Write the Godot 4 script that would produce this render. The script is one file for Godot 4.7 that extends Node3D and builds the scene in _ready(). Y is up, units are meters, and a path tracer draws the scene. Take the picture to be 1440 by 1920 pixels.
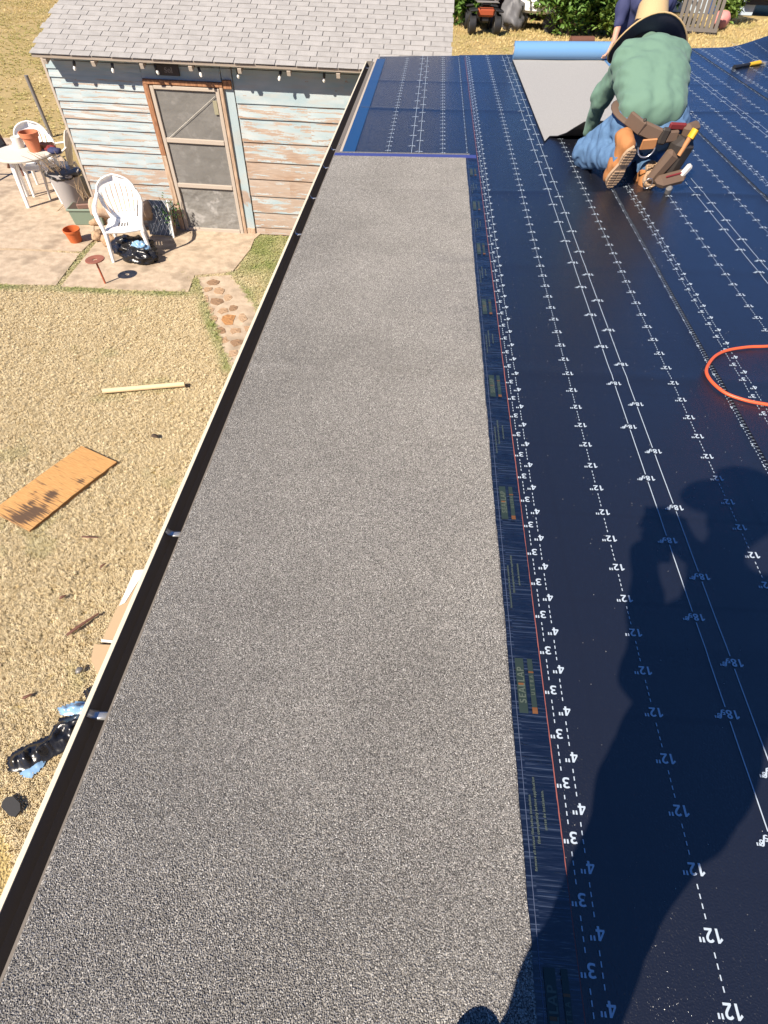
extends Node3D
# A low slope roof being re-covered, seen over its eave: shed, patio and dry lawn on the left, a worker kneeling on the printed base sheet.

const IN := 0.0254
var C := Vector3(0, 3.55, 0)                     # the camera
var CB := Basis.from_euler(Vector3(-0.8813, 0.0427, 0.0388))
const F := 973.6                                 # focal length in photograph pixels
const PHI := 0.03086                             # slope of the roof
const RH := 1.223                                # camera above the roof, square to it
const U0 := 0.274
const SUN := Vector3(0.438, -0.676, -0.594)
var RT: Transform3D                              # roof frame: x uphill from the sheet edge, y out of the roof, z along the eave
var rng := RandomNumberGenerator.new()
var taken := {}
var M := {}
const ZW := -8.348                               # front wall of the shed

func ray(x, y) -> Vector3: return CB * Vector3(x - 720.0, 960.0 - y, -F).normalized()
func gp(x, y, h := 0.0) -> Vector3:              # point at height h on the ray of a photograph pixel
	var d := ray(x, y)
	return C + d * ((h - C.y) / d.y)
func wp(x, y, z := ZW) -> Vector3:               # point on a wall that faces the camera
	var d := ray(x, y)
	return C + d * (z / d.z)
func rl(x, y, up := 0.0) -> Vector3:             # point on the roof, in roof axes
	var n := RT.basis.y
	var d := ray(x, y)
	var p := C + d * ((up - RH) / n.dot(d))
	return RT.affine_inverse() * p
func rz(x, y, z) -> Vector3:                     # point above the roof at a given distance along it, in roof axes
	var d := ray(x, y)
	return RT.affine_inverse() * (C + d * (z / d.z))

# ---------------------------------------------------------------- mesh helpers
class MB:
	var st := SurfaceTool.new()
	func _init():
		st.begin(Mesh.PRIMITIVE_TRIANGLES)
		st.set_smooth_group(-1)
	func flat(): st.set_smooth_group(-1)
	func smooth(g := 0): st.set_smooth_group(g)
	func v(p: Vector3, uv := Vector2.ZERO):
		st.set_uv(uv)
		st.add_vertex(p)
	func tri(a, b, c, ua := Vector2.ZERO, ub := Vector2.ZERO, uc := Vector2.ZERO):
		v(a, ua); v(b, ub); v(c, uc)
	func quad(a, b, c, d, u0 := Vector2.ZERO, u1 := Vector2.ONE):
		tri(a, b, c, u0, Vector2(u1.x, u0.y), u1)
		tri(a, c, d, u0, u1, Vector2(u0.x, u1.y))
	func poly(pts: Array, from: Vector3):
		var m := Vector3.ZERO
		for p in pts: m += p
		m /= pts.size()
		var n: Vector3 = Plane(pts[0], pts[1], pts[2]).normal
		var q := pts
		if n.dot(m - from) < 0:
			q = pts.duplicate(); q.reverse()
		for i in range(1, q.size() - 1): tri(q[0], q[i], q[i + 1])
	func box(c: Vector3, s: Vector3, b := Basis(), bev := 0.0, tx := 1.0, tz := 1.0):
		# bevelled box; tx, tz scale the top end
		var h := s * 0.5
		var p = func(x, y, z):
			var k: Vector3 = Vector3(x, y, z)
			var t: float = (k.y / h.y + 1.0) * 0.5
			return c + b * Vector3(k.x * lerpf(1.0, tx, t), k.y, k.z * lerpf(1.0, tz, t))
		if bev <= 0.0:
			for a in 3:
				for sg in [-1, 1]:
					var pts := []
					for q in [[-1, -1], [1, -1], [1, 1], [-1, 1]]:
						var k := Vector3.ZERO
						k[a] = sg * h[a]; k[(a + 1) % 3] = q[0] * h[(a + 1) % 3]; k[(a + 2) % 3] = q[1] * h[(a + 2) % 3]
						pts.append(p.call(k.x, k.y, k.z))
					poly(pts, c)
			return
		var e := minf(bev, minf(h.x, minf(h.y, h.z)) * 0.95)
		for a in 3:
			var o := (a + 1) % 3
			var w := (a + 2) % 3
			for sg in [-1, 1]:
				var pts := []
				for q in [[-1, -1], [1, -1], [1, 1], [-1, 1]]:
					var k := Vector3.ZERO
					k[a] = sg * h[a]; k[o] = q[0] * (h[o] - e); k[w] = q[1] * (h[w] - e)
					pts.append(p.call(k.x, k.y, k.z))
				poly(pts, c)
				for s2 in [-1, 1]:                  # the edges along w
					var ed := []
					for q in [[0, -1], [0, 1], [1, 1], [1, -1]]:
						var k := Vector3.ZERO
						k[a] = sg * (h[a] if q[0] == 0 else h[a] - e)
						k[o] = s2 * (h[o] - e if q[0] == 0 else h[o])
						k[w] = q[1] * (h[w] - e)
						ed.append(p.call(k.x, k.y, k.z))
					poly(ed, c)
		for x in [-1, 1]:
			for y in [-1, 1]:
				for z in [-1, 1]:
					poly([p.call(x * h.x, y * (h.y - e), z * (h.z - e)), p.call(x * (h.x - e), y * h.y, z * (h.z - e)), p.call(x * (h.x - e), y * (h.y - e), z * h.z)], c)
	func tube(pts: Array, rad, seg := 8, wide := 1.0, up := Vector3.UP):
		# swept round or flattened (wide) section; rad is a number or one for each point
		smooth(0)
		var rings := []
		var n := pts.size()
		var side := Vector3.ZERO
		for i in n:
			var t: Vector3 = (pts[mini(i + 1, n - 1)] - pts[maxi(i - 1, 0)]).normalized()
			if i == 0:
				side = t.cross(up)
				if side.length() < 0.05: side = t.cross(Vector3.RIGHT)
			side = (side - t * side.dot(t)).normalized()
			var o := side.cross(t)
			var r: float = rad if not (rad is Array) else rad[i]
			var ring := []
			for k in seg:
				var a := TAU * k / seg
				ring.append(pts[i] + side * cos(a) * r * wide + o * sin(a) * r)
			rings.append(ring)
		for i in n - 1:
			for k in seg:
				var l := (k + 1) % seg
				var m: Vector3 = (pts[i] + pts[i + 1]) * 0.5
				poly([rings[i][k], rings[i][l], rings[i + 1][l], rings[i + 1][k]], m)
		flat()
		poly(rings[0], pts[1]); poly(rings[n - 1], pts[n - 2])
	func lathe(prof: Array, seg := 24, xf := Transform3D(), arc := TAU):
		var g := 1
		for i in prof.size() - 1:
			if i > 0:
				var d0: Vector2 = (prof[i] - prof[i - 1]).normalized()
				var d1: Vector2 = (prof[i + 1] - prof[i]).normalized()
				if d0.dot(d1) < 0.8: g += 1
			smooth(g)
			for k in seg:
				var a := arc * k / seg
				var b := arc * (k + 1) / seg
				var p := []
				for q in [[prof[i], a], [prof[i + 1], a], [prof[i + 1], b], [prof[i], b]]:
					p.append(xf * Vector3(q[0].x * cos(q[1]), q[0].y, q[0].x * sin(q[1])))
				# profile runs upwards on the outside
				tri(p[0], p[1], p[2]); tri(p[0], p[2], p[3])
		flat()
	func extrude(pts: PackedVector2Array, depth: float, xf := Transform3D()):
		# polygon in xy, thickness along z
		var idx := Geometry2D.triangulate_polygon(pts)
		var m := Vector2.ZERO
		for p in pts: m += p
		m /= pts.size()
		for s in [0.0, depth]:
			for i in range(0, idx.size(), 3):
				var q := []
				for j in 3: q.append(xf * Vector3(pts[idx[i + j]].x, pts[idx[i + j]].y, s))
				poly(q, xf * Vector3(m.x, m.y, depth * 0.5))
		var ccw := not Geometry2D.is_polygon_clockwise(pts)
		for i in pts.size():
			var a := pts[i]
			var b := pts[(i + 1) % pts.size()]
			var q := [xf * Vector3(a.x, a.y, 0), xf * Vector3(b.x, b.y, 0), xf * Vector3(b.x, b.y, depth), xf * Vector3(a.x, a.y, depth)]
			var nn := Vector2(b.y - a.y, a.x - b.x) * (1.0 if ccw else -1.0)
			poly(q, (q[0] + q[2]) * 0.5 - xf.basis * Vector3(nn.x, nn.y, 0))
	func grid(nu: int, nv: int, f: Callable, uvs := Vector2.ONE):
		# f(u, v) with u, v in 0..1; faces up when u runs to +x and v to +z
		smooth(0)
		var p := []
		for j in nv + 1:
			var row := []
			for i in nu + 1: row.append(f.call(float(i) / nu, float(j) / nv))
			p.append(row)
		for j in nv:
			for i in nu:
				var a := Vector2(float(i) / nu, float(j) / nv) * uvs
				var b := Vector2(float(i + 1) / nu, float(j + 1) / nv) * uvs
				quad(p[j][i], p[j][i + 1], p[j + 1][i + 1], p[j + 1][i], a, b)
		flat()
	func mesh() -> ArrayMesh:
		st.generate_normals()
		return st.commit()

func obj(called: String, b, m: Material, parent: Node = null) -> MeshInstance3D:
	var o := MeshInstance3D.new()
	o.mesh = b.mesh() if b is MB else b
	o.material_override = m
	if parent == null:
		o.name = numbered(called)
		add_child(o)
	else:
		o.name = called
		parent.add_child(o, true)
	return o
func numbered(called: String) -> String:
	taken[called] = taken.get(called, -1) + 1
	return called if taken[called] == 0 else "%s_%03d" % [called, taken[called]]
func tag(o: Node, label: String, category: String, group := "", kind := ""):
	o.set_meta("label", label)
	o.set_meta("category", category)
	if group: o.set_meta("group", group)
	if kind: o.set_meta("kind", kind)
	return o
func struct(o: Node, label := "", category := ""):
	o.set_meta("kind", "structure")
	if label: o.set_meta("label", label); o.set_meta("category", category)
	return o
func thing(called: String, label: String, category: String, xf := Transform3D(), group := "") -> Node3D:
	var o := Node3D.new()
	o.name = numbered(called)
	add_child(o)
	o.transform = xf
	return tag(o, label, category, group)
func at(p: Vector3, turn := 0.0) -> Transform3D: return Transform3D(Basis(Vector3.UP, turn), p)
func on_roof(p: Vector3, turn := 0.0) -> Transform3D: return RT * at(p, turn)

# ---------------------------------------------------------------- bodies: tapered bones joined smoothly, meshed as surface nets
func body(bones: Array, cell: float, k: float, amp := 0.0, freq := 12.0, grow := 0.0, fold = null) -> ArrayMesh:
	var lo := Vector3.INF
	var hi := -Vector3.INF
	for b in bones:
		for j in 2:
			var r: float = b[2 + j] + grow + cell * 3
			lo = lo.min(b[j] - Vector3.ONE * r); hi = hi.max(b[j] + Vector3.ONE * r)
	var nx := int((hi.x - lo.x) / cell) + 2
	var ny := int((hi.y - lo.y) / cell) + 2
	var nz := int((hi.z - lo.z) / cell) + 2
	var f := PackedFloat32Array()
	f.resize(nx * ny * nz); f.fill(1.0)
	var fn := FastNoiseLite.new()
	fn.seed = 5; fn.frequency = freq; fn.fractal_octaves = 2
	for b in bones:
		var a: Vector3 = b[0]
		var ab: Vector3 = b[1] - a
		var l2 := maxf(ab.length_squared(), 1e-9)
		var m: float = maxf(b[2], b[3]) + grow + k + cell * 2
		var p0: Vector3 = ((a.min(b[1]) - Vector3.ONE * m - lo) / cell).floor().max(Vector3.ZERO)
		var p1: Vector3 = ((a.max(b[1]) + Vector3.ONE * m - lo) / cell).ceil().min(Vector3(nx - 1, ny - 1, nz - 1))
		var ra: float = b[2] + grow
		var rb: float = b[3] + grow
		for z in range(int(p0.z), int(p1.z) + 1):
			for y in range(int(p0.y), int(p1.y) + 1):
				var row := (z * ny + y) * nx
				for x in range(int(p0.x), int(p1.x) + 1):
					var q := lo + Vector3(x, y, z) * cell - a
					var t := clampf(q.dot(ab) / l2, 0.0, 1.0)
					var d := (q - ab * t).length() - (ra + (rb - ra) * t)
					var e := f[row + x]
					var h := clampf(0.5 + 0.5 * (e - d) / k, 0.0, 1.0)
					f[row + x] = lerpf(e, d, h) - k * h * (1.0 - h)
	if amp > 0.0:
		for i in f.size():
			if absf(f[i]) < cell * 3:
				var z := i / (nx * ny)
				var y := (i / nx) % ny
				f[i] += amp * fn.get_noise_3d(lo.x + (i % nx) * cell, (lo.y + y * cell) * 0.6, lo.z + z * cell)
				if fold != null: f[i] += fold.call(Vector3(lo.x + (i % nx) * cell, lo.y + y * cell, lo.z + z * cell))
	var id := {}
	var vs := []
	var o := [0, 1, nx, nx + 1, nx * ny, nx * ny + 1, nx * ny + nx, nx * ny + nx + 1]
	var E := [[0, 1], [2, 3], [4, 5], [6, 7], [0, 2], [1, 3], [4, 6], [5, 7], [0, 4], [1, 5], [2, 6], [3, 7]]
	for z in nz - 1:
		for y in ny - 1:
			var row := (z * ny + y) * nx
			for x in nx - 1:
				var i := row + x
				var s := 0
				for c in 8:
					if f[i + o[c]] < 0.0: s += 1
				if s == 0 or s == 8: continue
				var m := Vector3.ZERO
				var n := 0
				for e in E:
					var u := f[i + o[e[0]]]
					var w := f[i + o[e[1]]]
					if (u < 0.0) != (w < 0.0):
						var t := u / (u - w)
						var ca := Vector3(e[0] & 1, (e[0] >> 1) & 1, e[0] >> 2)
						var cb := Vector3(e[1] & 1, (e[1] >> 1) & 1, e[1] >> 2)
						m += ca.lerp(cb, t); n += 1
				id[i] = vs.size()
				vs.append(lo + (Vector3(x, y, z) + m / n) * cell)
	var st := SurfaceTool.new()
	st.begin(Mesh.PRIMITIVE_TRIANGLES)
	st.set_smooth_group(0)
	var step := [1, nx, nx * ny]
	for i in id.keys():
		for ax in 3:
			var j: int = i + step[ax]
			if j >= f.size() or (f[i] < 0.0) == (f[j] < 0.0): continue
			var s1: int = step[(ax + 1) % 3]
			var s2: int = step[(ax + 2) % 3]
			var q := [i, i - s1, i - s1 - s2, i - s2]
			if not (id.has(q[1]) and id.has(q[2]) and id.has(q[3])): continue
			if f[i] >= 0.0: q.reverse()
			var w := [vs[id[q[0]]], vs[id[q[1]]], vs[id[q[2]]], vs[id[q[3]]]]
			for t in [[0, 2, 1], [0, 3, 2]]:
				for c in t: st.add_vertex(w[c])
	st.generate_normals()
	return st.commit()

# ---------------------------------------------------------------- materials
func lin(r, g, b) -> Color: return Color(r, g, b).linear_to_srgb()
func mat(r, g, b, rough := 0.8, metal := 0.0, spec := 0.5) -> StandardMaterial3D:
	var m := StandardMaterial3D.new()
	m.albedo_color = lin(r, g, b)
	m.roughness = rough; m.metallic = metal; m.metallic_specular = spec
	return m
func fnl(sd: int, fr: float, oct := 3, kind := FastNoiseLite.TYPE_SIMPLEX_SMOOTH) -> FastNoiseLite:
	var n := FastNoiseLite.new()
	n.seed = sd; n.frequency = fr; n.fractal_octaves = oct; n.noise_type = kind
	return n
func paint(w: int, h: int, f: Callable) -> ImageTexture:
	# f(x, y) gives a linear colour
	var d := PackedByteArray()
	d.resize(w * h * 3)
	var k := 0
	for y in h:
		for x in w:
			var c: Color = f.call(x, y)
			c = c.linear_to_srgb()
			d[k] = int(clampf(c.r, 0, 1) * 255); d[k + 1] = int(clampf(c.g, 0, 1) * 255); d[k + 2] = int(clampf(c.b, 0, 1) * 255)
			k += 3
	var im := Image.create_from_data(w, h, false, Image.FORMAT_RGB8, d)
	return ImageTexture.create_from_image(im)
func seamless(n: FastNoiseLite, w: int, h: int) -> ImageTexture:
	return ImageTexture.create_from_image(n.get_seamless_image(w, h))
func tri_tex(m: StandardMaterial3D, t: Texture2D, size: float, world := false, bump: Texture2D = null, cm := 0.1, rough_t: Texture2D = null):
	m.albedo_texture = t
	if t: m.albedo_color = Color.WHITE
	m.uv1_triplanar = true; m.uv1_world_triplanar = world
	m.uv1_scale = Vector3.ONE / size
	if bump:
		m.heightmap_enabled = true; m.heightmap_texture = bump; m.heightmap_scale = cm
	return m
func ramp(v: float, stops: Array) -> Color:
	for i in stops.size() - 1:
		if v <= stops[i + 1][0]:
			return stops[i][1].lerp(stops[i + 1][1], clampf((v - stops[i][0]) / (stops[i + 1][0] - stops[i][0]), 0, 1))
	return stops[-1][1]
func grey_bytes(im: Image) -> PackedByteArray:
	im.convert(Image.FORMAT_L8)
	return im.get_data()
func _ready():
	rng.seed = 20
	var n := Vector3(-sin(PHI), cos(PHI), 0)
	var ax := Vector3(cos(PHI), sin(PHI), 0)
	RT = Transform3D(Basis(ax, n, Vector3(0, 0, 1)), C - n * RH + ax * U0)
	var cam := Camera3D.new()
	cam.name = "camera"
	cam.position = C; cam.basis = CB
	cam.fov = rad_to_deg(2.0 * atan(960.0 / F))
	cam.near = 0.02; cam.far = 400
	add_child(cam)
	cam.current = true
	var env := Environment.new()
	env.background_mode = Environment.BG_SKY
	var sky := Sky.new()
	var sm := ProceduralSkyMaterial.new()
	sm.sky_top_color = lin(0.034, 0.10, 0.29)
	sm.sky_horizon_color = lin(0.13, 0.35, 0.93)
	sm.sky_curve = 0.20
	sm.ground_bottom_color = lin(0.2, 0.16, 0.1)
	sm.ground_horizon_color = lin(0.35, 0.36, 0.36)
	sky.sky_material = sm
	env.sky = sky
	env.tonemap_mode = Environment.TONE_MAPPER_LINEAR
	env.background_energy_multiplier = 0.62
	env.tonemap_exposure = 1.9
	env.sdfgi_enabled = true; env.ssao_enabled = true; env.ssil_enabled = true
	var we := WorldEnvironment.new()
	we.name = "world_environment"
	we.environment = env
	add_child(we)
	var sun := DirectionalLight3D.new()
	sun.name = "sun"
	sun.light_energy = 1.6
	sun.light_color = Color(1.0, 0.95, 0.88)
	sun.light_angular_distance = 0.53
	sun.shadow_enabled = true
	add_child(sun)
	sun.look_at_from_position(Vector3.ZERO, SUN)
	make_materials()
	make_ground_house()
	make_shed()
	make_patio()
	make_patio_things()
	make_yard()
	make_roof_things()
	make_people()
	make_background()
	#MORE
func make_materials():
	# mineral granules: one tone for each little stone
	var cn := fnl(3, 0.36, 1, FastNoiseLite.TYPE_CELLULAR)
	cn.cellular_return_type = FastNoiseLite.RETURN_CELL_VALUE
	cn.fractal_type = FastNoiseLite.FRACTAL_NONE
	var g := grey_bytes(cn.get_image(1024, 1024, false, false, false))
	var cl := grey_bytes(fnl(8, 0.02, 3).get_seamless_image(1024, 1024))
	var stops := [[0.0, Color(0.040, 0.038, 0.036)], [0.3, Color(0.095, 0.090, 0.084)], [0.55, Color(0.175, 0.166, 0.154)], [0.8, Color(0.285, 0.272, 0.25)], [0.93, Color(0.42, 0.40, 0.37)], [1.0, Color(0.60, 0.575, 0.53)]]
	var lut := []
	for i in 256: lut.append(ramp(pow(i / 255.0, 1.15), stops))
	var gt := paint(1024, 1024, func(x, y):
		var c: Color = lut[g[y * 1024 + x]]
		var k: float = 0.93 + 0.14 * cl[y * 1024 + x] / 255.0
		return Color(c.r * k, c.g * k, c.b * k))
	var gb := ImageTexture.create_from_image(Image.create_from_data(1024, 1024, false, Image.FORMAT_L8, g))
	M.granule = mat(1, 1, 1, 0.92)
	tri_tex(M.granule, gt, 0.72, false, gb, 0.08)
	var big := paint(256, 256, func(x, y):
		var v := 0.5 + 0.5 * big_noise.get_noise_2d(x, y)
		return Color.WHITE.lerp(Color(0.74, 0.74, 0.75), clampf(v, 0, 1)))
	M.granule.detail_enabled = true
	M.granule.detail_albedo = big; M.granule.detail_blend_mode = BaseMaterial3D.BLEND_MODE_MUL
	M.granule.detail_uv_layer = BaseMaterial3D.DETAIL_UV_2
	M.granule.uv2_triplanar = true; M.granule.uv2_scale = Vector3.ONE / 2.7
	M.new_sheet_face = mat(0.40, 0.385, 0.36, 0.95)      # the talc-dusted face of the new roll, paler stone
	tri_tex(M.new_sheet_face, paint(256, 256, func(x, y):
		var v: float = 0.27 + 0.11 * g[y * 1024 + x] / 255.0
		return Color(v, v * 0.985, v * 0.95)), 0.25, false, gb, 0.05)
	# printed film of the base sheet, fine embossing and a few wrinkles
	var em := fnl(14, 0.035, 4)
	em.fractal_type = FastNoiseLite.FRACTAL_RIDGED
	var emt := seamless(em, 1024, 1024)
	M.film = mat(0.0100, 0.0112, 0.0175, 0.19, 0.0, 0.90)
	tri_tex(M.film, null, 0.30, false, emt, 0.10)
	M.film_under = mat(0.012, 0.012, 0.014, 0.55)
	var sw := fnl(21, 0.012, 4)
	var sb := sw.get_seamless_image(512, 512)
	sb.resize(512, 1024)
	M.selvage = mat(0.005, 0.010, 0.028, 0.13, 0.0, 0.95)
	var scuff := fnl(23, 0.03, 4)
	var smear := paint(256, 256, func(x, y):
		var v := scuff.get_noise_2d(x * 0.5, y * 2.2) + 0.5 * scuff.get_noise_2d(x * 0.3 + 90, y * 6.0)
		return Color(0.0045, 0.0075, 0.020).lerp(Color(0.040, 0.055, 0.090), clampf(v * 2.2 - 0.35, 0, 1)))
	tri_tex(M.selvage, smear, 0.22, false, ImageTexture.create_from_image(sb), 0.5)
	M.selvage.uv1_scale = Vector3(1.2, 4, 9)
	M.lap_blue = mat(0.045, 0.055, 0.21, 0.4)
	M.edge_blue = mat(0.010, 0.050, 0.14, 0.35)
	M.ink = mat(0.40, 0.47, 0.54, 0.6)
	M.chalk = mat(0.25, 0.075, 0.065, 0.95)
	M.logo_green = mat(0.022, 0.035, 0.030, 0.35)
	M.logo_text = mat(0.075, 0.095, 0.075, 0.4)
	M.logo_orange = mat(0.14, 0.058, 0.02, 0.4)
	M.release = mat(0.13, 0.27, 0.47, 0.25, 0.0, 0.6)
	M.gutter_cream = mat(0.66, 0.59, 0.44, 0.5)
	M.gutter_inside = mat(0.15, 0.13, 0.11, 0.75)
	M.strap = mat(0.55, 0.56, 0.57, 0.35, 0.8)
	M.dry_leaf = mat(0.24, 0.15, 0.08, 0.9)
	M.fascia = mat(0.35, 0.31, 0.25, 0.8)
	# ground
	var gn := fnl(31, 0.11, 3)
	var g2 := fnl(32, 0.012, 3)
	var gstops := [[0.0, Color(0.17, 0.115, 0.045)], [0.35, Color(0.34, 0.245, 0.10)], [0.6, Color(0.47, 0.35, 0.155)], [1.0, Color(0.62, 0.49, 0.25)]]
	var ga := grey_bytes(gn.get_seamless_image(512, 512))
	var gm := grey_bytes(g2.get_seamless_image(512, 512))
	var gtex := paint(512, 512, func(x, y):
		var c := ramp(ga[y * 512 + x] / 255.0, gstops)
		return c.lerp(Color(0.26, 0.22, 0.10), clampf(gm[y * 512 + x] / 255.0 - 0.45, 0, 1) * 0.8))
	M.ground = mat(1, 1, 1, 0.95)
	tri_tex(M.ground, gtex, 1.1, true, ImageTexture.create_from_image(Image.create_from_data(512, 512, false, Image.FORMAT_L8, ga)), 1.2)
	var pat := paint(256, 256, func(x, y):
		var v := 0.5 + 0.75 * big_noise.get_noise_2d(x * 1.4, y * 1.4 + 300)
		return Color(1, 1, 1).lerp(Color(0.84, 0.86, 0.70), clampf(v * 1.5 - 0.55, 0, 1)))
	M.ground.detail_enabled = true; M.ground.detail_albedo = pat
	M.ground.detail_blend_mode = BaseMaterial3D.BLEND_MODE_MUL
	M.ground.detail_uv_layer = BaseMaterial3D.DETAIL_UV_2
	M.ground.uv2_triplanar = true; M.ground.uv2_world_triplanar = true; M.ground.uv2_scale = Vector3.ONE / 9.0
	M.blade = mat(1, 1, 1, 0.85)
	M.blade.vertex_color_use_as_albedo = true
	M.blade.backlight_enabled = true; M.blade.backlight = Color(0.25, 0.22, 0.1)
	# concrete of the patio, warm and stained
	var c1 := fnl(41, 0.02, 5)
	var c2 := fnl(42, 0.006, 3)
	var ca := grey_bytes(c1.get_seamless_image(512, 512))
	var cb := grey_bytes(c2.get_seamless_image(512, 512))
	var ctex := paint(512, 512, func(x, y):
		var v := ca[y * 512 + x] / 255.0
		var w := cb[y * 512 + x] / 255.0
		var c := Color(0.36, 0.275, 0.195).lerp(Color(0.52, 0.42, 0.31), v)
		return c.lerp(Color(0.24, 0.185, 0.13), clampf(w * 2.0 - 1.1, 0, 0.75)))
	var cbump := ImageTexture.create_from_image(Image.create_from_data(512, 512, false, Image.FORMAT_L8, ca))
	M.concrete = mat(1, 1, 1, 0.9)
	tri_tex(M.concrete, ctex, 1.7, true, cbump, 0.6)
	M.stone = []
	for c in [Color(0.42, 0.33, 0.25), Color(0.37, 0.285, 0.21), Color(0.45, 0.37, 0.29), Color(0.42, 0.25, 0.12), Color(0.29, 0.215, 0.155)]:
		var m := mat(c.r, c.g, c.b, 0.9)
		m.heightmap_enabled = true; m.heightmap_texture = cbump; m.heightmap_scale = 0.8
		m.uv1_triplanar = true; m.uv1_scale = Vector3.ONE * 2.0
		m.albedo_texture = ctex
		m.albedo_color = lin(c.r * 2.1, c.g * 2.2, c.b * 2.4)
		M.stone.append(m)
	# flaking light blue paint over brown boards, five states
	M.board = []
	var wn := fnl(51, 0.05, 4)
	var grain := fnl(52, 0.035, 4)
	for s in 5:
		var bare: float = [0.27, 0.42, 0.56, 0.76, 0.13][s]
		var t := paint(512, 96, func(x, y):
			var p := 0.5 + 0.60 * wn.get_noise_2d(x * 0.10 + s * 900, y * 0.75)
			p += 0.30 * grain.get_noise_2d(x * 0.3 + s * 50, y * 4.0) + 0.12 * wn.get_noise_2d(x * 1.6 + s * 30, y * 2.2)
			var gr := 0.5 + 0.5 * grain.get_noise_2d(x * 0.35, y * 5.0 + s * 77)
			var wood := Color(0.20, 0.12, 0.08).lerp(Color(0.43, 0.32, 0.24), gr)
			wood = wood.lerp(Color(0.42, 0.38, 0.34), clampf(0.5 + grain.get_noise_2d(x * 0.06 + 400, y * 0.3), 0, 1) * 0.55)
			var chalky := 0.5 + 0.7 * wn.get_noise_2d(x * 0.09 + 333, y * 0.33 + s * 200)
			var blue := Color(0.265, 0.365, 0.405).lerp(Color(0.425, 0.47, 0.485), clampf(chalky, 0, 1))
			var tan_stain := clampf(0.8 * wn.get_noise_2d(x * 0.07 + s * 310, y * 0.9 + 70) + 0.5 * grain.get_noise_2d(x * 0.2, y * 2.5 + 9), 0, 0.4)
			blue = blue.lerp(Color(0.40, 0.365, 0.325), tan_stain)
			blue = blue.lerp(Color(0.27, 0.39, 0.43), clampf(gr * 1.6 - 1.0, 0, 0.5))
			return blue.lerp(wood, smoothstep(bare + 0.06, bare - 0.06, p)))
		var m := mat(1, 1, 1, 0.82)
		m.albedo_texture = t
		m.heightmap_enabled = true; m.heightmap_scale = 0.12
		m.heightmap_texture = seamless(fnl(60 + s, 0.03, 4), 256, 128)
		M.board.append(m)
	M.trim_blue = M.board[0]
	var dw := paint(128, 256, func(x, y):
		var v := 0.5 + 0.5 * grain.get_noise_2d(x * 3.4, y * 0.3)
		return Color(0.26, 0.17, 0.115).lerp(Color(0.56, 0.42, 0.30), v))
	M.old_wood = mat(1, 1, 1, 0.85)
	tri_tex(M.old_wood, dw, 0.5)
	M.rust_wood = mat(1, 1, 1, 0.85)
	tri_tex(M.rust_wood, paint(128, 256, func(x, y):
		var v := 0.5 + 0.6 * grain.get_noise_2d(x * 3.1 + 60, y * 0.35)
		return Color(0.15, 0.065, 0.035).lerp(Color(0.44, 0.22, 0.11), clampf(v, 0, 1))), 0.5)
	M.grey_wood = mat(0.40, 0.345, 0.29, 0.9)
	M.dark_wood = mat(0.13, 0.055, 0.035, 0.7)
	M.screen = []
	for s in 3:
		var k: float = [0.175, 0.18, 0.225][s]
		var t := paint(256, 256, func(x, y):
			var v := 0.5 + 0.55 * wn.get_noise_2d(x * 0.09 + s * 400, y * 0.12)
			var q := wn.get_noise_2d(x * 0.25 + 77 * s, y * 0.2 + 500) + 0.3 * wn.get_noise_2d(x * 0.8, y * 0.6 + 40)
			var c := Color(k, k * 0.965, k * 0.91).lerp(Color(k * 0.68, k * 0.66, k * 0.62), clampf(v, 0, 1))
			return c.lerp(Color(0.44, 0.43, 0.42), clampf(q * 2.6 - 0.45, 0, 1) * (0.45 if s == 2 else 0.12)))
		var m := mat(1, 1, 1, 0.75)
		m.albedo_texture = t
		m.heightmap_enabled = true; m.heightmap_scale = 1.4 if s == 2 else 0.4
		m.heightmap_texture = seamless(fnl(70 + s, 0.012, 3), 256, 256)
		M.screen.append(m)
	M.shingle = []
	for s in 6:
		var k: float = [0.93, 0.97, 1.0, 0.98, 1.03, 0.95][s]
		var m := mat(0.37 * k, 0.345 * k, 0.325 * k, 0.95)
		m.albedo_texture = gt2(s)
		m.uv1_triplanar = true; m.uv1_scale = Vector3.ONE * 2.2
		m.albedo_color = lin(0.405 * k, 0.39 * k, 0.375 * k)
		M.shingle.append(m)
	M.white = mat(0.80, 0.80, 0.79, 0.42)
	M.dirty_white = mat(0.60, 0.57, 0.51, 0.6)
	M.terra = mat(0.52, 0.175, 0.085, 0.75)
	M.orange_pot = mat(0.50, 0.115, 0.03, 0.5)
	M.brown_pot = mat(0.20, 0.115, 0.085, 0.7)
	M.soil = mat(0.06, 0.04, 0.028, 0.95)
	M.green_box = mat(0.17, 0.22, 0.165, 0.6)
	M.bin = mat(0.34, 0.32, 0.31, 0.6)
	M.bag = mat(0.012, 0.012, 0.014, 0.27, 0.0, 0.5)
	M.bag_blue = mat(0.21, 0.36, 0.55, 0.22, 0.0, 0.6)
	M.rust = mat(0.24, 0.085, 0.055, 0.7)
	M.rust_red = mat(0.36, 0.09, 0.045, 0.6)
	M.black = mat(0.015, 0.015, 0.016, 0.5)
	M.grey_metal = mat(0.22, 0.21, 0.20, 0.5, 0.4)
	M.steel = mat(0.6, 0.6, 0.6, 0.3, 0.9)
	M.sticks = mat(0.32, 0.23, 0.14, 0.9)
	M.log_bark = mat(0.30, 0.22, 0.15, 0.95)
	tri_tex(M.log_bark, dw, 0.25)
	M.plant = mat(0.05, 0.13, 0.025, 0.6)
	M.cardboard = mat(0.45, 0.325, 0.195, 0.85)
	M.paper_white = mat(0.74, 0.71, 0.65, 0.8)
	M.tube = mat(0.66, 0.50, 0.30, 0.75)
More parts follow.
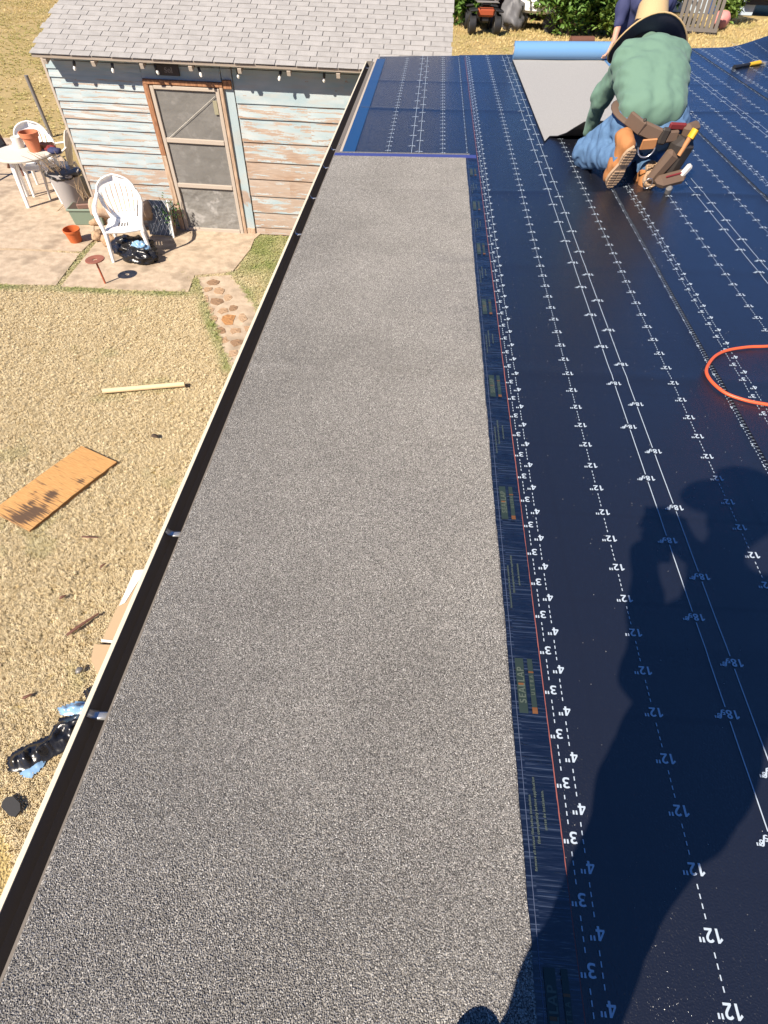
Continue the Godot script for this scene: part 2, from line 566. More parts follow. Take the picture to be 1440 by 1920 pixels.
	M.hose = mat(0.62, 0.10, 0.035, 0.45)
	M.yellow = mat(0.60, 0.36, 0.02, 0.5)
	var ply := paint(512, 256, func(x, y):
		var v := 0.5 + 0.5 * grain.get_noise_2d(x * 5.0 + 7, y * 0.5)
		var c := Color(0.39, 0.195, 0.062).lerp(Color(0.60, 0.345, 0.13), v)
		var dark := clampf((0.55 * grain.get_noise_2d(x * 3.2, y * 0.14 + 50) + 0.25 * wn.get_noise_2d(x * 0.9, y * 0.2) + ply_rot(x, y) - 0.16) * 2.6, 0, 0.9)
		return c.lerp(Color(0.050, 0.030, 0.022), dark))
	M.ply = mat(1, 1, 1, 0.75)
	M.ply.albedo_texture = ply
	M.ply_edge = mat(0.33, 0.18, 0.08, 0.85)
	# clothes
	M.shirt = mat(0.108, 0.195, 0.146, 0.9)
	M.shirt.rim_enabled = true; M.shirt.rim = 0.3
	var jt := paint(256, 256, func(x, y):
		var v := 0.5 + 0.5 * grain.get_noise_2d(x * 4.0, y * 4.0)
		var w := 0.5 + 0.6 * wn.get_noise_2d(x * 0.5, y * 0.5)
		return Color(0.045, 0.10, 0.20).lerp(Color(0.105, 0.20, 0.345), clampf(v * 0.5 + w * 0.5, 0, 1)))
	M.jeans = mat(1, 1, 1, 0.9)
	tri_tex(M.jeans, jt, 0.35)
	M.skin = mat(0.50, 0.27, 0.185, 0.55)
	M.skin.subsurf_scatter_enabled = true; M.skin.subsurf_scatter_strength = 0.15
	M.hair = mat(0.02, 0.014, 0.01, 0.6)
	M.boot = mat(0.36, 0.15, 0.05, 0.8)
	M.sole = mat(0.36, 0.245, 0.155, 0.85)
	M.leather = mat(0.11, 0.070, 0.048, 0.8)
	M.leather_tan = mat(0.42, 0.19, 0.075, 0.6)
	M.leather_dark = mat(0.03, 0.024, 0.020, 0.6)
	M.red = mat(0.15, 0.012, 0.016, 0.75)
	M.navy = mat(0.03, 0.036, 0.10, 0.85)
	var ht := paint(256, 256, func(x, y):
		var q := (0.5 + 0.5 * sin(x * TAU / 8.0)) * (0.5 + 0.5 * sin(y * TAU / 8.0 + (PI if (x / 8) % 2 == 0 else 0.0)))
		return Color(0.40, 0.27, 0.13).lerp(Color(0.62, 0.48, 0.28), q))
	M.straw = mat(1, 1, 1, 0.8)
	tri_tex(M.straw, ht, 0.11)
	M.hat_cloth = mat(0.042, 0.042, 0.075, 0.85)     # navy cloth sewn under the brim
var big_noise := fnl(77, 0.016, 4)
func ply_rot(x, y) -> float:                      # rot spots of the plywood, where the photograph has them
	var d := 0.0
	for s in [[0.82, 0.72, 0.17, 0.20, 0.6], [0.60, 0.62, 0.07, 0.12, 0.5], [0.66, 0.30, 0.04, 0.05, 0.35], [0.76, 0.45, 0.10, 0.08, 0.3], [0.93, 0.55, 0.1, 0.25, 0.42], [0.35, 0.82, 0.05, 0.07, 0.6]]:
		var e := Vector2((x / 512.0 - s[0]) / s[2], (y / 256.0 - s[1]) / s[3]).length_squared()
		d += s[4] * exp(-e)
	return d
func gt2(s: int) -> ImageTexture:
	var n := fnl(90 + s, 0.3, 2)
	var b := grey_bytes(n.get_seamless_image(128, 128))
	var l := grey_bytes(fnl(190 + s, 0.02, 3).get_seamless_image(128, 128))
	return paint(128, 128, func(x, y):
		var v := 0.62 + 0.36 * b[y * 128 + x] / 255.0 + 0.16 * (l[y * 128 + x] / 255.0 - 0.5)
		return Color(v, v, v))

# ---------------------------------------------------------------- ground and house
func make_ground():
	var b := MB.new()
	b.grid(60, 60, func(u, v):
		var x := lerpf(-70, 70, u)
		var z := lerpf(-110, 30, v)
		var d := Vector2(x + 3, z + 6).length()
		return Vector3(x, 0.10 * big_noise.get_noise_2d(x * 2, z * 2) * smoothstep(14, 40, d), z))
	struct(obj("lawn_ground", b, M.ground), "dry tan lawn round the house and shed", "ground")

func make_house():
	# the building that carries the roof: walls under the eave, deck, fascia
	var t := thing("house", "low house under the sheeted roof with cream gutter along its eave", "house", RT)
	var b := MB.new()
	var dk := PackedVector2Array([Vector2(-0.925, -2.9), Vector2(6.1, -2.9), Vector2(6.1, -far_edge(3.2)), Vector2(3.2, -far_edge(3.2)), Vector2(0.53, -far_edge(0.53)), Vector2(-0.925, -far_edge(-0.925))])
	b.extrude(dk, 0.14, Transform3D(Basis(Vector3.RIGHT, -PI / 2), Vector3(0, -0.14, 0)))
	obj("roof_deck", b, M.grey_wood, t)
	b = MB.new()
	b.box(Vector3(2.85, -1.20, -2.3), Vector3(6.3, 2.1, 10.6))
	obj("wall", b, M.fascia, t)
	b = MB.new()
	b.box(Vector3(-0.9335, -0.075, -2.2), Vector3(0.015, 0.15, 10.2), Basis(), 0.002)
	obj("fascia_board", b, M.fascia, t)

func ripple(z: float, x: float) -> float:
	var h := 0.0
	for r in [[-3.62, 0.0046, 0.022], [-5.45, 0.0042, 0.028], [-1.72, 0.0034, 0.03], [-6.4, 0.003, 0.03], [-0.62, 0.0018, 0.03], [-2.62, 0.0016, 0.04]]:
		var e: float = (z - r[0] - 0.03 * sin(x * 1.3 + r[0])) / r[2]
		h += r[1] * exp(-e * e)
	return h + 0.0010 * big_noise.get_noise_2d(x * 70, z * 40) + 0.0006 * big_noise.get_noise_2d(x * 45 + 200, z * 260) + 0.0004 * big_noise.get_noise_2d(x * 300, z * 420)

var text_cache := {}
func text_mesh(s: String, cap: float, fam := "Droid Sans", bold := true) -> TextMesh:
	var key := "%s|%f|%s" % [s, cap, fam]
	if text_cache.has(key): return text_cache[key]
	var m := TextMesh.new()
	var f := SystemFont.new()
	f.font_names = PackedStringArray([fam])
	f.font_weight = 700 if bold else 400
	m.font = f
	m.text = s
	m.font_size = 32
	m.pixel_size = cap / (0.715 * 32)
	m.depth = 0.0
	m.curve_step = 2.0
	m.horizontal_alignment = HORIZONTAL_ALIGNMENT_CENTER
	m.vertical_alignment = VERTICAL_ALIGNMENT_CENTER
	text_cache[key] = m
	return m

func far_edge(u: float) -> float:                   # the far end of the roof runs slightly askew
	return -7.53 - 0.16 * (u + 0.82) / 1.35 if u < 0.53 else -7.69 - 0.51 * (u - 0.53) / 2.7
func lift(x: float, z: float) -> float:             # the far corner of the deck swells over a framing bump
	var e: float = far_edge(x)
	return 0.16 * smoothstep(3.02, 3.9, x) * smoothstep(1.1, 0.0, z - e)

const PITCH := 34.75
func sheet_y(t: float) -> float: return lerpf(0.0105, 0.0055, t)
func make_base_sheet(k: int):
	var x0 := k * PITCH * IN if k >= 0 else -34.4 * IN
	var w := 39.375 * IN
	var labels := {-1: "dark blue printed base sheet by the gutter, partly covered by the grey sheet", 0: "dark blue printed base sheet with red chalk line beside the long grey sheet", 1: "dark blue printed base sheet under the orange hose, worker kneeling at its edge", 2: "dark blue printed base sheet running past the worker's tool belt side", 3: "dark blue printed base sheet with a hammer lying on its far end"}
	var t := thing("base_sheet", labels[k], "roofing sheet", RT, "base sheets laid on the roof")
	var b := MB.new()
	var z1 := 2.9
	b.grid(24, 420, func(u, v):
		var x = x0 + w * u
		var z := lerpf(far_edge(x), z1, v)
		return Vector3(x, sheet_y(u) + ripple(z, x) + lift(x, z), z))
	# its two long edges and its far end have a thickness
	for e in [0.0, 1.0]:
		for j in 60:
			var za := lerpf(far_edge(x0 + w * e), z1, j / 60.0)
			var zb := lerpf(far_edge(x0 + w * e), z1, (j + 1) / 60.0)
			var xx: float = x0 + w * e
			var ya := sheet_y(e) + ripple(za, xx) + lift(xx, za)
			var yb := sheet_y(e) + ripple(zb, xx) + lift(xx, zb)
			b.poly([Vector3(xx, ya, za), Vector3(xx, yb, zb), Vector3(xx, yb - 0.004, zb), Vector3(xx, ya - 0.004, za)], Vector3(x0 + w * 0.5, 0, (za + zb) * 0.5))
	obj("film", b, M.film, t)
	# print: dashed and solid guide lines, inch marks that read from the other side, a ruler along the lap
	var st := SurfaceTool.new()
	st.begin(Mesh.PRIMITIVE_TRIANGLES)
	var gl := SurfaceTool.new()
	gl.begin(Mesh.PRIMITIVE_TRIANGLES)
	var put = func(x: float, z: float, s: String, cap: float, sq := 1.0):
		var u := (x - x0) / w
		var y := sheet_y(u) + ripple(z, x) + lift(x, z) + 0.0012
		st.append_from(text_mesh(s, cap), 0, Transform3D(Basis(Vector3(-sq, 0, 0), Vector3(0, 0, 1), Vector3(0, 1, 0)), Vector3(x, y, z)))
	var bar = func(xa: float, xb: float, za: float, zb: float):
		var q := []
		for c in [[xa, za], [xb, za], [xb, zb], [xa, zb]]:
			q.append(Vector3(c[0], sheet_y((c[0] - x0) / w) + ripple(c[1], c[0]) + lift(c[0], c[1]) + 0.0012, c[1]))
		for i in [0, 1, 2, 0, 2, 3]:
			gl.set_normal(Vector3.UP); gl.set_uv(Vector2.ZERO); gl.add_vertex(q[i])
	var zn := 0.5
	var sp := 0.0994
	for line in [[3.0, '3"', 0.0], [4.0, '4"', 0.55], [12.0, '12"', 0.48], [27.375, '12"', 0.48]]:
		if k == -1 and line[0] < 5: continue
		var x: float = x0 + line[0] * IN
		var z: float = 0.048 + sp * 6 + line[2] * 0 + (0.064 if line[0] == 3.0 else (0.012 if line[0] == 4.0 else 0.0)) + (0.03 if line[0] > 20 else 0.0) + k * 0.031
		while z > far_edge(x) + 0.05:
			if z < zn:
				put.call(x, z, line[1], 0.021)
				for d in 4:
					var a := z - sp + 0.020 + d * (sp - 0.040) / 4.0 + 0.004
					bar.call(x - 0.0011, x + 0.0011, a, a + 0.008)
			z -= sp
	for line in [[18.625, 0.0], [20.75, 0.12]]:
		var x: float = x0 + line[0] * IN
		var z: float = 0.0385 + 0.2475 * 2 + line[1] + k * 0.05
		while z > far_edge(x) + 0.05:
			if z < zn + 0.1:
				put.call(x + 0.012, z, "18", 0.020)
				put.call(x - 0.0085, z - 0.004, "5", 0.012)
				put.call(x - 0.014, z, "/", 0.018)
				put.call(x - 0.020, z + 0.005, "8", 0.012)
				put.call(x - 0.027, z + 0.002, '"', 0.016)
				var n := 6
				for i in n:
					bar.call(x - 0.0012, x + 0.0012, z - 0.2475 + 0.016 + i * 0.2155 / n, z - 0.2475 + 0.016 + (i + 1) * 0.2155 / n)
			z -= 0.2475
	var xr := x0 + 34.15 * IN
	var z := zn
	var i := 0
	while z > far_edge(xr) + 0.06:
		if i % 6 == 0:
			put.call(xr, z, str(1 + (i / 6) % 9), 0.014)
		else:
			bar.call(xr - 0.0012, xr + 0.0012, z - 0.003, z + 0.003)
		bar.call(xr + 0.006, xr + (0.020 if i % 2 == 0 else 0.015), z + 0.008, z + 0.0095)
		z -= 0.0165
		i += 1
	var mk := obj("printed_marks", st.commit(), M.ink, t)
	mk.set_meta("label", "white inch marks printed along the sheet")
	mk.set_meta("kind", "stuff")
	mk = obj("guide_lines", gl.commit(), M.ink, t)
	mk.set_meta("label", "white dashed and solid lines printed along the sheet")
	mk.set_meta("kind", "stuff")

func make_cap_sheet():
	var t := thing("cap_sheet", "long grey granule roofing sheet laid along the eave", "roofing sheet", RT, "")
	var xl := -36.9 * IN
	var xr := -0.78 * IN
	var xs := 2.3 * IN
	var zf := -4.20
	var b := MB.new()
	var y0 := 0.0165
	var h = func(x, z): return y0 + 0.5 * ripple(z, x) + 0.0009 * big_noise.get_noise_2d(x * 40 + 9, z * 40)
	var wob = func(z): return 0.0022 * big_noise.get_noise_2d(z * 900, 5) + 0.0035 * big_noise.get_noise_2d(z * 70, 9)
	b.grid(20, 260, func(u, v):
		var z := lerpf(zf, 2.9, v)
		var x := lerpf(xl + wob.call(z), xr + wob.call(z + 40), u)
		return Vector3(x, h.call(x, z), z))
	for j in 260:
		for e in [0, 1]:
			var za := lerpf(zf, 2.9, j / 260.0)
			var zb := lerpf(zf, 2.9, (j + 1) / 260.0)
			var xa: float = (xl + wob.call(za)) if e == 0 else (xr + wob.call(za + 40))
			var xb: float = (xl + wob.call(zb)) if e == 0 else (xr + wob.call(zb + 40))
			b.poly([Vector3(xa, h.call(xa, za), za), Vector3(xb, h.call(xb, zb), zb), Vector3(xb, 0.0128, zb), Vector3(xa, 0.0128, za)], Vector3(-0.45, 0, zb))
	b.quad(Vector3(xl, 0.006, zf), Vector3(xr, 0.006, zf), Vector3(xr, y0, zf), Vector3(xl, y0, zf))
	obj("granule_face", b, M.granule, t)
	make_granules(t, xl, xr, zf, h)
	# side lap: wrinkled release film with printed logos
	b = MB.new()
	var hs = func(x, z): return 0.0140 + 0.4 * ripple(z, x) + 0.0008 * big_noise.get_noise_2d(x * 160, z * 900) + 0.0011 * big_noise.get_noise_2d(x * 240 + 70, z * 2300)
	b.grid(10, 1400, func(u, v):
		var z := lerpf(zf - 0.09, 1.0, v)
		var x := lerpf(xr - 0.01, xs + 0.0012 * big_noise.get_noise_2d(z * 60, 77), u)
		return Vector3(x, hs.call(x, z), z))
	b.box(Vector3((xr + xs) * 0.5, 0.010, 1.95), Vector3(xs - xr, 0.006, 1.9))
	obj("side_lap_film", b, M.selvage, t)
	# the end lap: granule rim, blue film, granule line
	b = MB.new()
	b.box(Vector3((xl + xs) * 0.5 - 0.004, 0.0155, zf - 0.030), Vector3(xs - xl - 0.008, 0.005, 0.055))
	var p := obj("end_lap_film", b, M.lap_blue, t)
	p.set_meta("label", "blue film strip across the end of the grey sheet")
	b = MB.new()
	b.box(Vector3((xl + xs) * 0.5 - 0.02, 0.0150, zf - 0.072), Vector3(xs - xl - 0.06, 0.005, 0.028))
	obj("end_rim", b, M.granule, t)
	# logos on the side lap, read from the left
	var lx := (xr + xs) * 0.5
	var n := 0
	for zc in [-0.49, -1.06, -1.64, -2.22, -2.80, -3.37, -3.93, 0.08]:
		var flat_at = func(x, z): return Vector3(x, hs.call(x, z) + 0.0016, z)
		for q in [["logo_panel", 0.0085, 0.0205, -0.066, 0.066, 0.0], ["logo_panel", -0.021, -0.001, -0.066, 0.066, 0.0], ["logo_stripe", -0.018, -0.003, -0.004, 0.004, 0.0006], ["logo_stripe", 0.0085, 0.0205, 0.052, 0.066, 0.0006], ["logo_stripe", 0.0085, 0.0205, -0.034, -0.030, 0.0006]]:
			b = MB.new()
			b.grid(2, 14, func(u, v): return flat_at.call(lx + lerpf(q[1], q[2], u), zc + lerpf(q[3], q[4], v)) + Vector3(0, q[5], 0))
			obj(q[0], b, M.logo_green if q[0] == "logo_panel" else M.logo_orange, t)
		var st := SurfaceTool.new()
		st.begin(Mesh.PRIMITIVE_TRIANGLES)
		var rb := Basis(Vector3(0, 0, -1), Vector3(-1, 0, 0), Vector3(0, 1, 0))
		st.append_from(text_mesh("SEALLAP", 0.0155), 0, Transform3D(rb, Vector3(lx - 0.0105, 0.0172, zc)))
		st.append_from(text_mesh("U L T R A", 0.0085), 0, Transform3D(rb, Vector3(lx + 0.0145, 0.0172, zc)))
		obj("logo_lettering", st.commit(), M.logo_text, t)
		st = SurfaceTool.new()
		st.begin(Mesh.PRIMITIVE_TRIANGLES)
		st.append_from(text_mesh("film completely before application", 0.0052), 0, Transform3D(rb, Vector3(lx - 0.006, 0.0172, zc + 0.26)))
		st.append_from(text_mesh("Remove all release film before installation", 0.0046), 0, Transform3D(rb, Vector3(lx - 0.017, 0.0172, zc + 0.30)))
		st.append_from(text_mesh("antes de instalacion.", 0.0052), 0, Transform3D(rb, Vector3(lx + 0.010, 0.0172, zc + 0.26)))
		obj("notice_lettering", st.commit(), M.logo_text, t)
	b = MB.new()
	b.grid(1, 500, func(u, v):
		var z := lerpf(zf, 1.0, v)
		var x: float = xr + 0.0125 + lerpf(-0.0006, 0.0006, u)
		return Vector3(x, hs.call(x, z) + 0.0006, z))
	obj("film_seam", b, mat(0.07, 0.09, 0.15, 0.5), t)
	# red chalk line snapped beside the lap
	b = MB.new()
	b.grid(2, 300, func(u, v):
		var z := lerpf(-7.5, 1.0, v)
		var wv := 0.0008 + 0.0012 * absf(big_noise.get_noise_2d(z * 50, 3))
		return Vector3(2.36 * IN + lerpf(-wv, wv * 1.4, u) + 0.001 * big_noise.get_noise_2d(z * 30, 99), 0.0127 + ripple(z, 0.06), z))
	var cl := obj("chalk_line", b, M.chalk)
	cl.transform = RT
	tag(cl, "red chalk line snapped along the edge of the long grey sheet", "chalk line")
	# membrane edge strip beyond the grey sheet, next to the gutter
	b = MB.new()
	b.grid(2, 60, func(u, v):
		var z := lerpf(-7.4, -4.3, v)
		return Vector3(lerpf(-35.2, -31.6, u) * IN, 0.0125 + 0.6 * ripple(z, -0.8), z))
	var es := obj("edge_strip", b, M.edge_blue)
	es.transform = RT
	tag(es, "bright blue edge strip between gutter and uncovered base sheet", "edge strip")

func make_loose_granules():
	# stray chips and dust carried on to the film
	var b := MB.new()
	b.box(Vector3.ZERO, Vector3(1, 0.7, 0.8), Basis(), 0.25)
	var mm := MultiMesh.new()
	mm.transform_format = MultiMesh.TRANSFORM_3D
	mm.use_colors = true
	mm.mesh = b.mesh()
	mm.instance_count = 1300
	for i in mm.instance_count:
		var x := rng.randf_range(0.08, 2.6)
		var z := rng.randf_range(-7.0, 0.25)
		if big_noise.get_noise_2d(x * 60, z * 60) < 0.05 and rng.randf() < 0.8: x = rng.randf_range(0.08, 0.9)
		var k := fmod(x, PITCH * IN) / (39.375 * IN)
		var r := rng.randf_range(0.0008, 0.0022)
		mm.set_instance_transform(i, Transform3D(Basis.from_euler(Vector3(rng.randf(), rng.randf() * 6, 0)).scaled(Vector3.ONE * r), Vector3(x, sheet_y(k) + ripple(z, x) + r * 0.3, z)))
		var g := rng.randf_range(0.12, 0.36)
		mm.set_instance_color(i, Color(g, g * 0.97, g * 0.92))
	var o := MultiMeshInstance3D.new()
	o.multimesh = mm
	var m := mat(1, 1, 1, 0.8)
	m.vertex_color_use_as_albedo = true
	o.material_override = m
	o.name = "loose_granules"
	add_child(o)
	o.transform = RT
	tag(o, "stray grey granules scattered on the dark blue sheets", "granules", "", "stuff")

func make_granules(t: Node3D, xl: float, xr: float, zf: float, h: Callable):
	# the loose-looking mineral face: single chips that shade one another
	var b := MB.new()
	var eq := []
	for k in 5:
		var a := TAU * k / 5.0
		eq.append(Vector3(cos(a) * (0.9 + 0.3 * sin(k * 3.1)), 0.12 * sin(k * 5.0), sin(a) * (0.9 + 0.25 * cos(k * 2.3))))
	var top := Vector3(0.15, 0.85, -0.1)
	for k in 5:
		b.poly([eq[k], eq[(k + 1) % 5], top], Vector3(0, -0.4, 0))
		b.poly([eq[k], eq[(k + 1) % 5], (eq[(k + 1) % 5] * 0.8 + Vector3(0, -0.6, 0)), eq[k] * 0.8 + Vector3(0, -0.6, 0)], Vector3.ZERO)
	var chip := b.mesh()
	var s := 0.0030
	var nx := int((xr - xl - 0.004) / s)
	var nz := int((0.18 - zf) / s)
	var mm := MultiMesh.new()
	mm.transform_format = MultiMesh.TRANSFORM_3D
	mm.use_colors = true
	mm.mesh = chip
	mm.instance_count = nx * nz
	var pal := [Color(0.085, 0.080, 0.074), Color(0.15, 0.142, 0.131), Color(0.225, 0.213, 0.197), Color(0.31, 0.295, 0.27), Color(0.43, 0.41, 0.378), Color(0.58, 0.56, 0.515), Color(0.27, 0.245, 0.21)]
	var wt := [0, 0, 1, 1, 1, 2, 2, 2, 2, 3, 3, 3, 3, 4, 4, 5, 6]
	var i := 0
	for jz in nz:
		for jx in nx:
			var x := xl + 0.003 + (jx + rng.randf()) * s
			var z := zf + (jz + rng.randf()) * s
			var r := rng.randf_range(0.0012, 0.0020)
			var bs := Basis(Vector3.UP, rng.randf() * TAU).rotated(Vector3.RIGHT, rng.randf_range(-0.6, 0.6)).scaled(Vector3(r, r * rng.randf_range(0.6, 1.1), r))
			mm.set_instance_transform(i, Transform3D(bs, Vector3(x, 0.0168 + 0.5 * ripple_c(z) + rng.randf() * 0.0008, z)))
			var c: Color = pal[wt[rng.randi() % wt.size()]]
			var k := 1.0 + 0.16 * big_noise.get_noise_2d(x * 130, z * 130) + 0.05 * big_noise.get_noise_2d(x * 25 + 50, z * 18)
			c = c.lerp(Color(0.25, 0.237, 0.217), 0.30)
			mm.set_instance_color(i, Color(c.r * k * 0.985, c.g * k, c.b * k * 1.03))
			i += 1
	var o := MultiMeshInstance3D.new()
	o.multimesh = mm
	var m := mat(1, 1, 1, 0.8)
	m.vertex_color_use_as_albedo = true
	o.material_override = m
	o.name = "granules"
	t.add_child(o)
	o.set_meta("kind", "stuff")
func ripple_c(z: float) -> float: return ripple(z, -0.5)

func make_gutter():
	var t := thing("roof_gutter", "cream gutter with dark inside hanging along the roof eave", "gutter", RT)
	var xo := -39.8 * IN
	var xi := -37.3 * IN
	var z0 := -7.35
	var z1 := 2.9
	var b := MB.new()
	# outer wall, floor and back, open at the top
	var outer := PackedVector2Array([Vector2(xo - 0.004, -0.002), Vector2(xo + 0.0075, -0.002), Vector2(xo + 0.0075, -0.005), Vector2(xo + 0.0035, -0.007), Vector2(xo + 0.0035, -0.06), Vector2(xo + 0.022, -0.105), Vector2(xo + 0.020, -0.108), Vector2(xo - 0.001, -0.061), Vector2(xo - 0.004, -0.008)])
	b.extrude(outer, z1 - z0, Transform3D(Basis(), Vector3(0, 0, z0)))
	obj("front_lip", b, M.gutter_cream, t)
	b = MB.new()
	var inner := PackedVector2Array([Vector2(xo + 0.0045, -0.0095), Vector2(xo + 0.0045, -0.06), Vector2(xo + 0.0235, -0.103), Vector2(xi, -0.103), Vector2(xi, 0.001), Vector2(xi + 0.002, 0.001), Vector2(xi + 0.002, -0.107), Vector2(xo + 0.0215, -0.107), Vector2(xo + 0.0037, -0.062)])
	b.extrude(inner, z1 - z0 - 0.01, Transform3D(Basis(), Vector3(0, 0, z0 + 0.005)))
	obj("trough", b, M.gutter_inside, t)
	b = MB.new()
	b.box(Vector3((xo + xi) * 0.5, -0.05, z0 + 0.002), Vector3(xi - xo, 0.1, 0.004))
	obj("end_cap", b, M.gutter_inside, t)
	b = MB.new()
	b.box(Vector3(xi + 0.012, 0.0005, -2.2), Vector3(0.03, 0.003, 10.2))
	obj("drip_edge", b, M.gutter_inside, t)
	var lf := MB.new()                                  # dry leaves and grit caught in the trough
	for i in 260:
		var p := Vector3(rng.randf_range(xo + 0.024, xi - 0.002), -0.1 + rng.randf() * 0.008, rng.randf_range(-7.2, 0.5))
		var lb := Basis.from_euler(Vector3(rng.randf_range(-0.5, 0.5), rng.randf() * TAU, rng.randf_range(-0.5, 0.5))) * rng.randf_range(0.006, 0.02)
		lf.quad(p + lb * Vector3(0, 0, -1), p + lb * Vector3(0.5, 0.1, 0), p + lb * Vector3(0, 0, 1), p + lb * Vector3(-0.5, 0.1, 0))
	obj("leaf_litter", lf, M.dry_leaf, t).set_meta("kind", "stuff")
	for q in [[340, 1002], [197, 1342], [572, 440], [598, 372], [627, 315], [646, 281], [705, 128]]:
		var z := rl(q[0], q[1], -0.03).z
		b = MB.new()
		var pts := [Vector3(xo + 0.0075, -0.010, z), Vector3(xo + 0.012, -0.024, z), Vector3(xo + 0.022, -0.030, z), Vector3(xi - 0.012, -0.028, z), Vector3(xi + 0.001, -0.004, z), Vector3(xi + 0.014, 0.007, z)]
		b.tube(pts, 0.0016, 6, 6.5, Vector3.UP)
		obj("hanger_strap", b, M.strap, t)

func make_ground_house():
	make_ground()
	make_house()
	for k in range(-1, 4): make_base_sheet(k)
	make_cap_sheet()
	make_gutter()
	make_loose_granules()
# ---------------------------------------------------------------- shed
func board(parent: Node, xa: float, xb: float, ya: float, yb: float, s: int, o: Vector3, called := "siding_board"):
	# one lapped board: thin at the top, proud at the bottom, edges not quite straight
	var b := MB.new()
	var n := 10
	var sd := rng.randf() * 500
	var u0 := rng.randf()
	var v0 := 0.0
	var du := (xb - xa) / 1.5
	for i in n:
		var q := []
		for k in [i, i + 1]:
			var x := lerpf(xa, xb, float(k) / n)
			var w := 0.004 * big_noise.get_noise_2d(x * 120 + sd, 3)
			var bow := 0.003 * big_noise.get_noise_2d(x * 40 + sd, 90)
			q.append([Vector3(x, yb, 0.010 + bow) - o, Vector3(x, ya + w, 0.030 + bow) - o, Vector3(x, ya + w, 0.0) - o, Vector3(x, yb, 0.0) - o])
		var c := Vector3((xa + xb) * 0.5, (ya + yb) * 0.5, 0.005) - o
		b.quad(q[0][0], q[1][0], q[1][1], q[0][1], Vector2(u0 + du * i / n, v0), Vector2(u0 + du * (i + 1) / n, 1.0))
		b.poly([q[0][1], q[1][1], q[1][2], q[0][2]], c)
		b.poly([q[0][3], q[1][3], q[1][0], q[0][0]], c)
		if i == 0: b.poly([q[0][0], q[0][1], q[0][2], q[0][3]], c)
		if i == n - 1: b.poly([q[1][0], q[1][1], q[1][2], q[1][3]], c)
	return obj(called, b, M.board[s], parent)

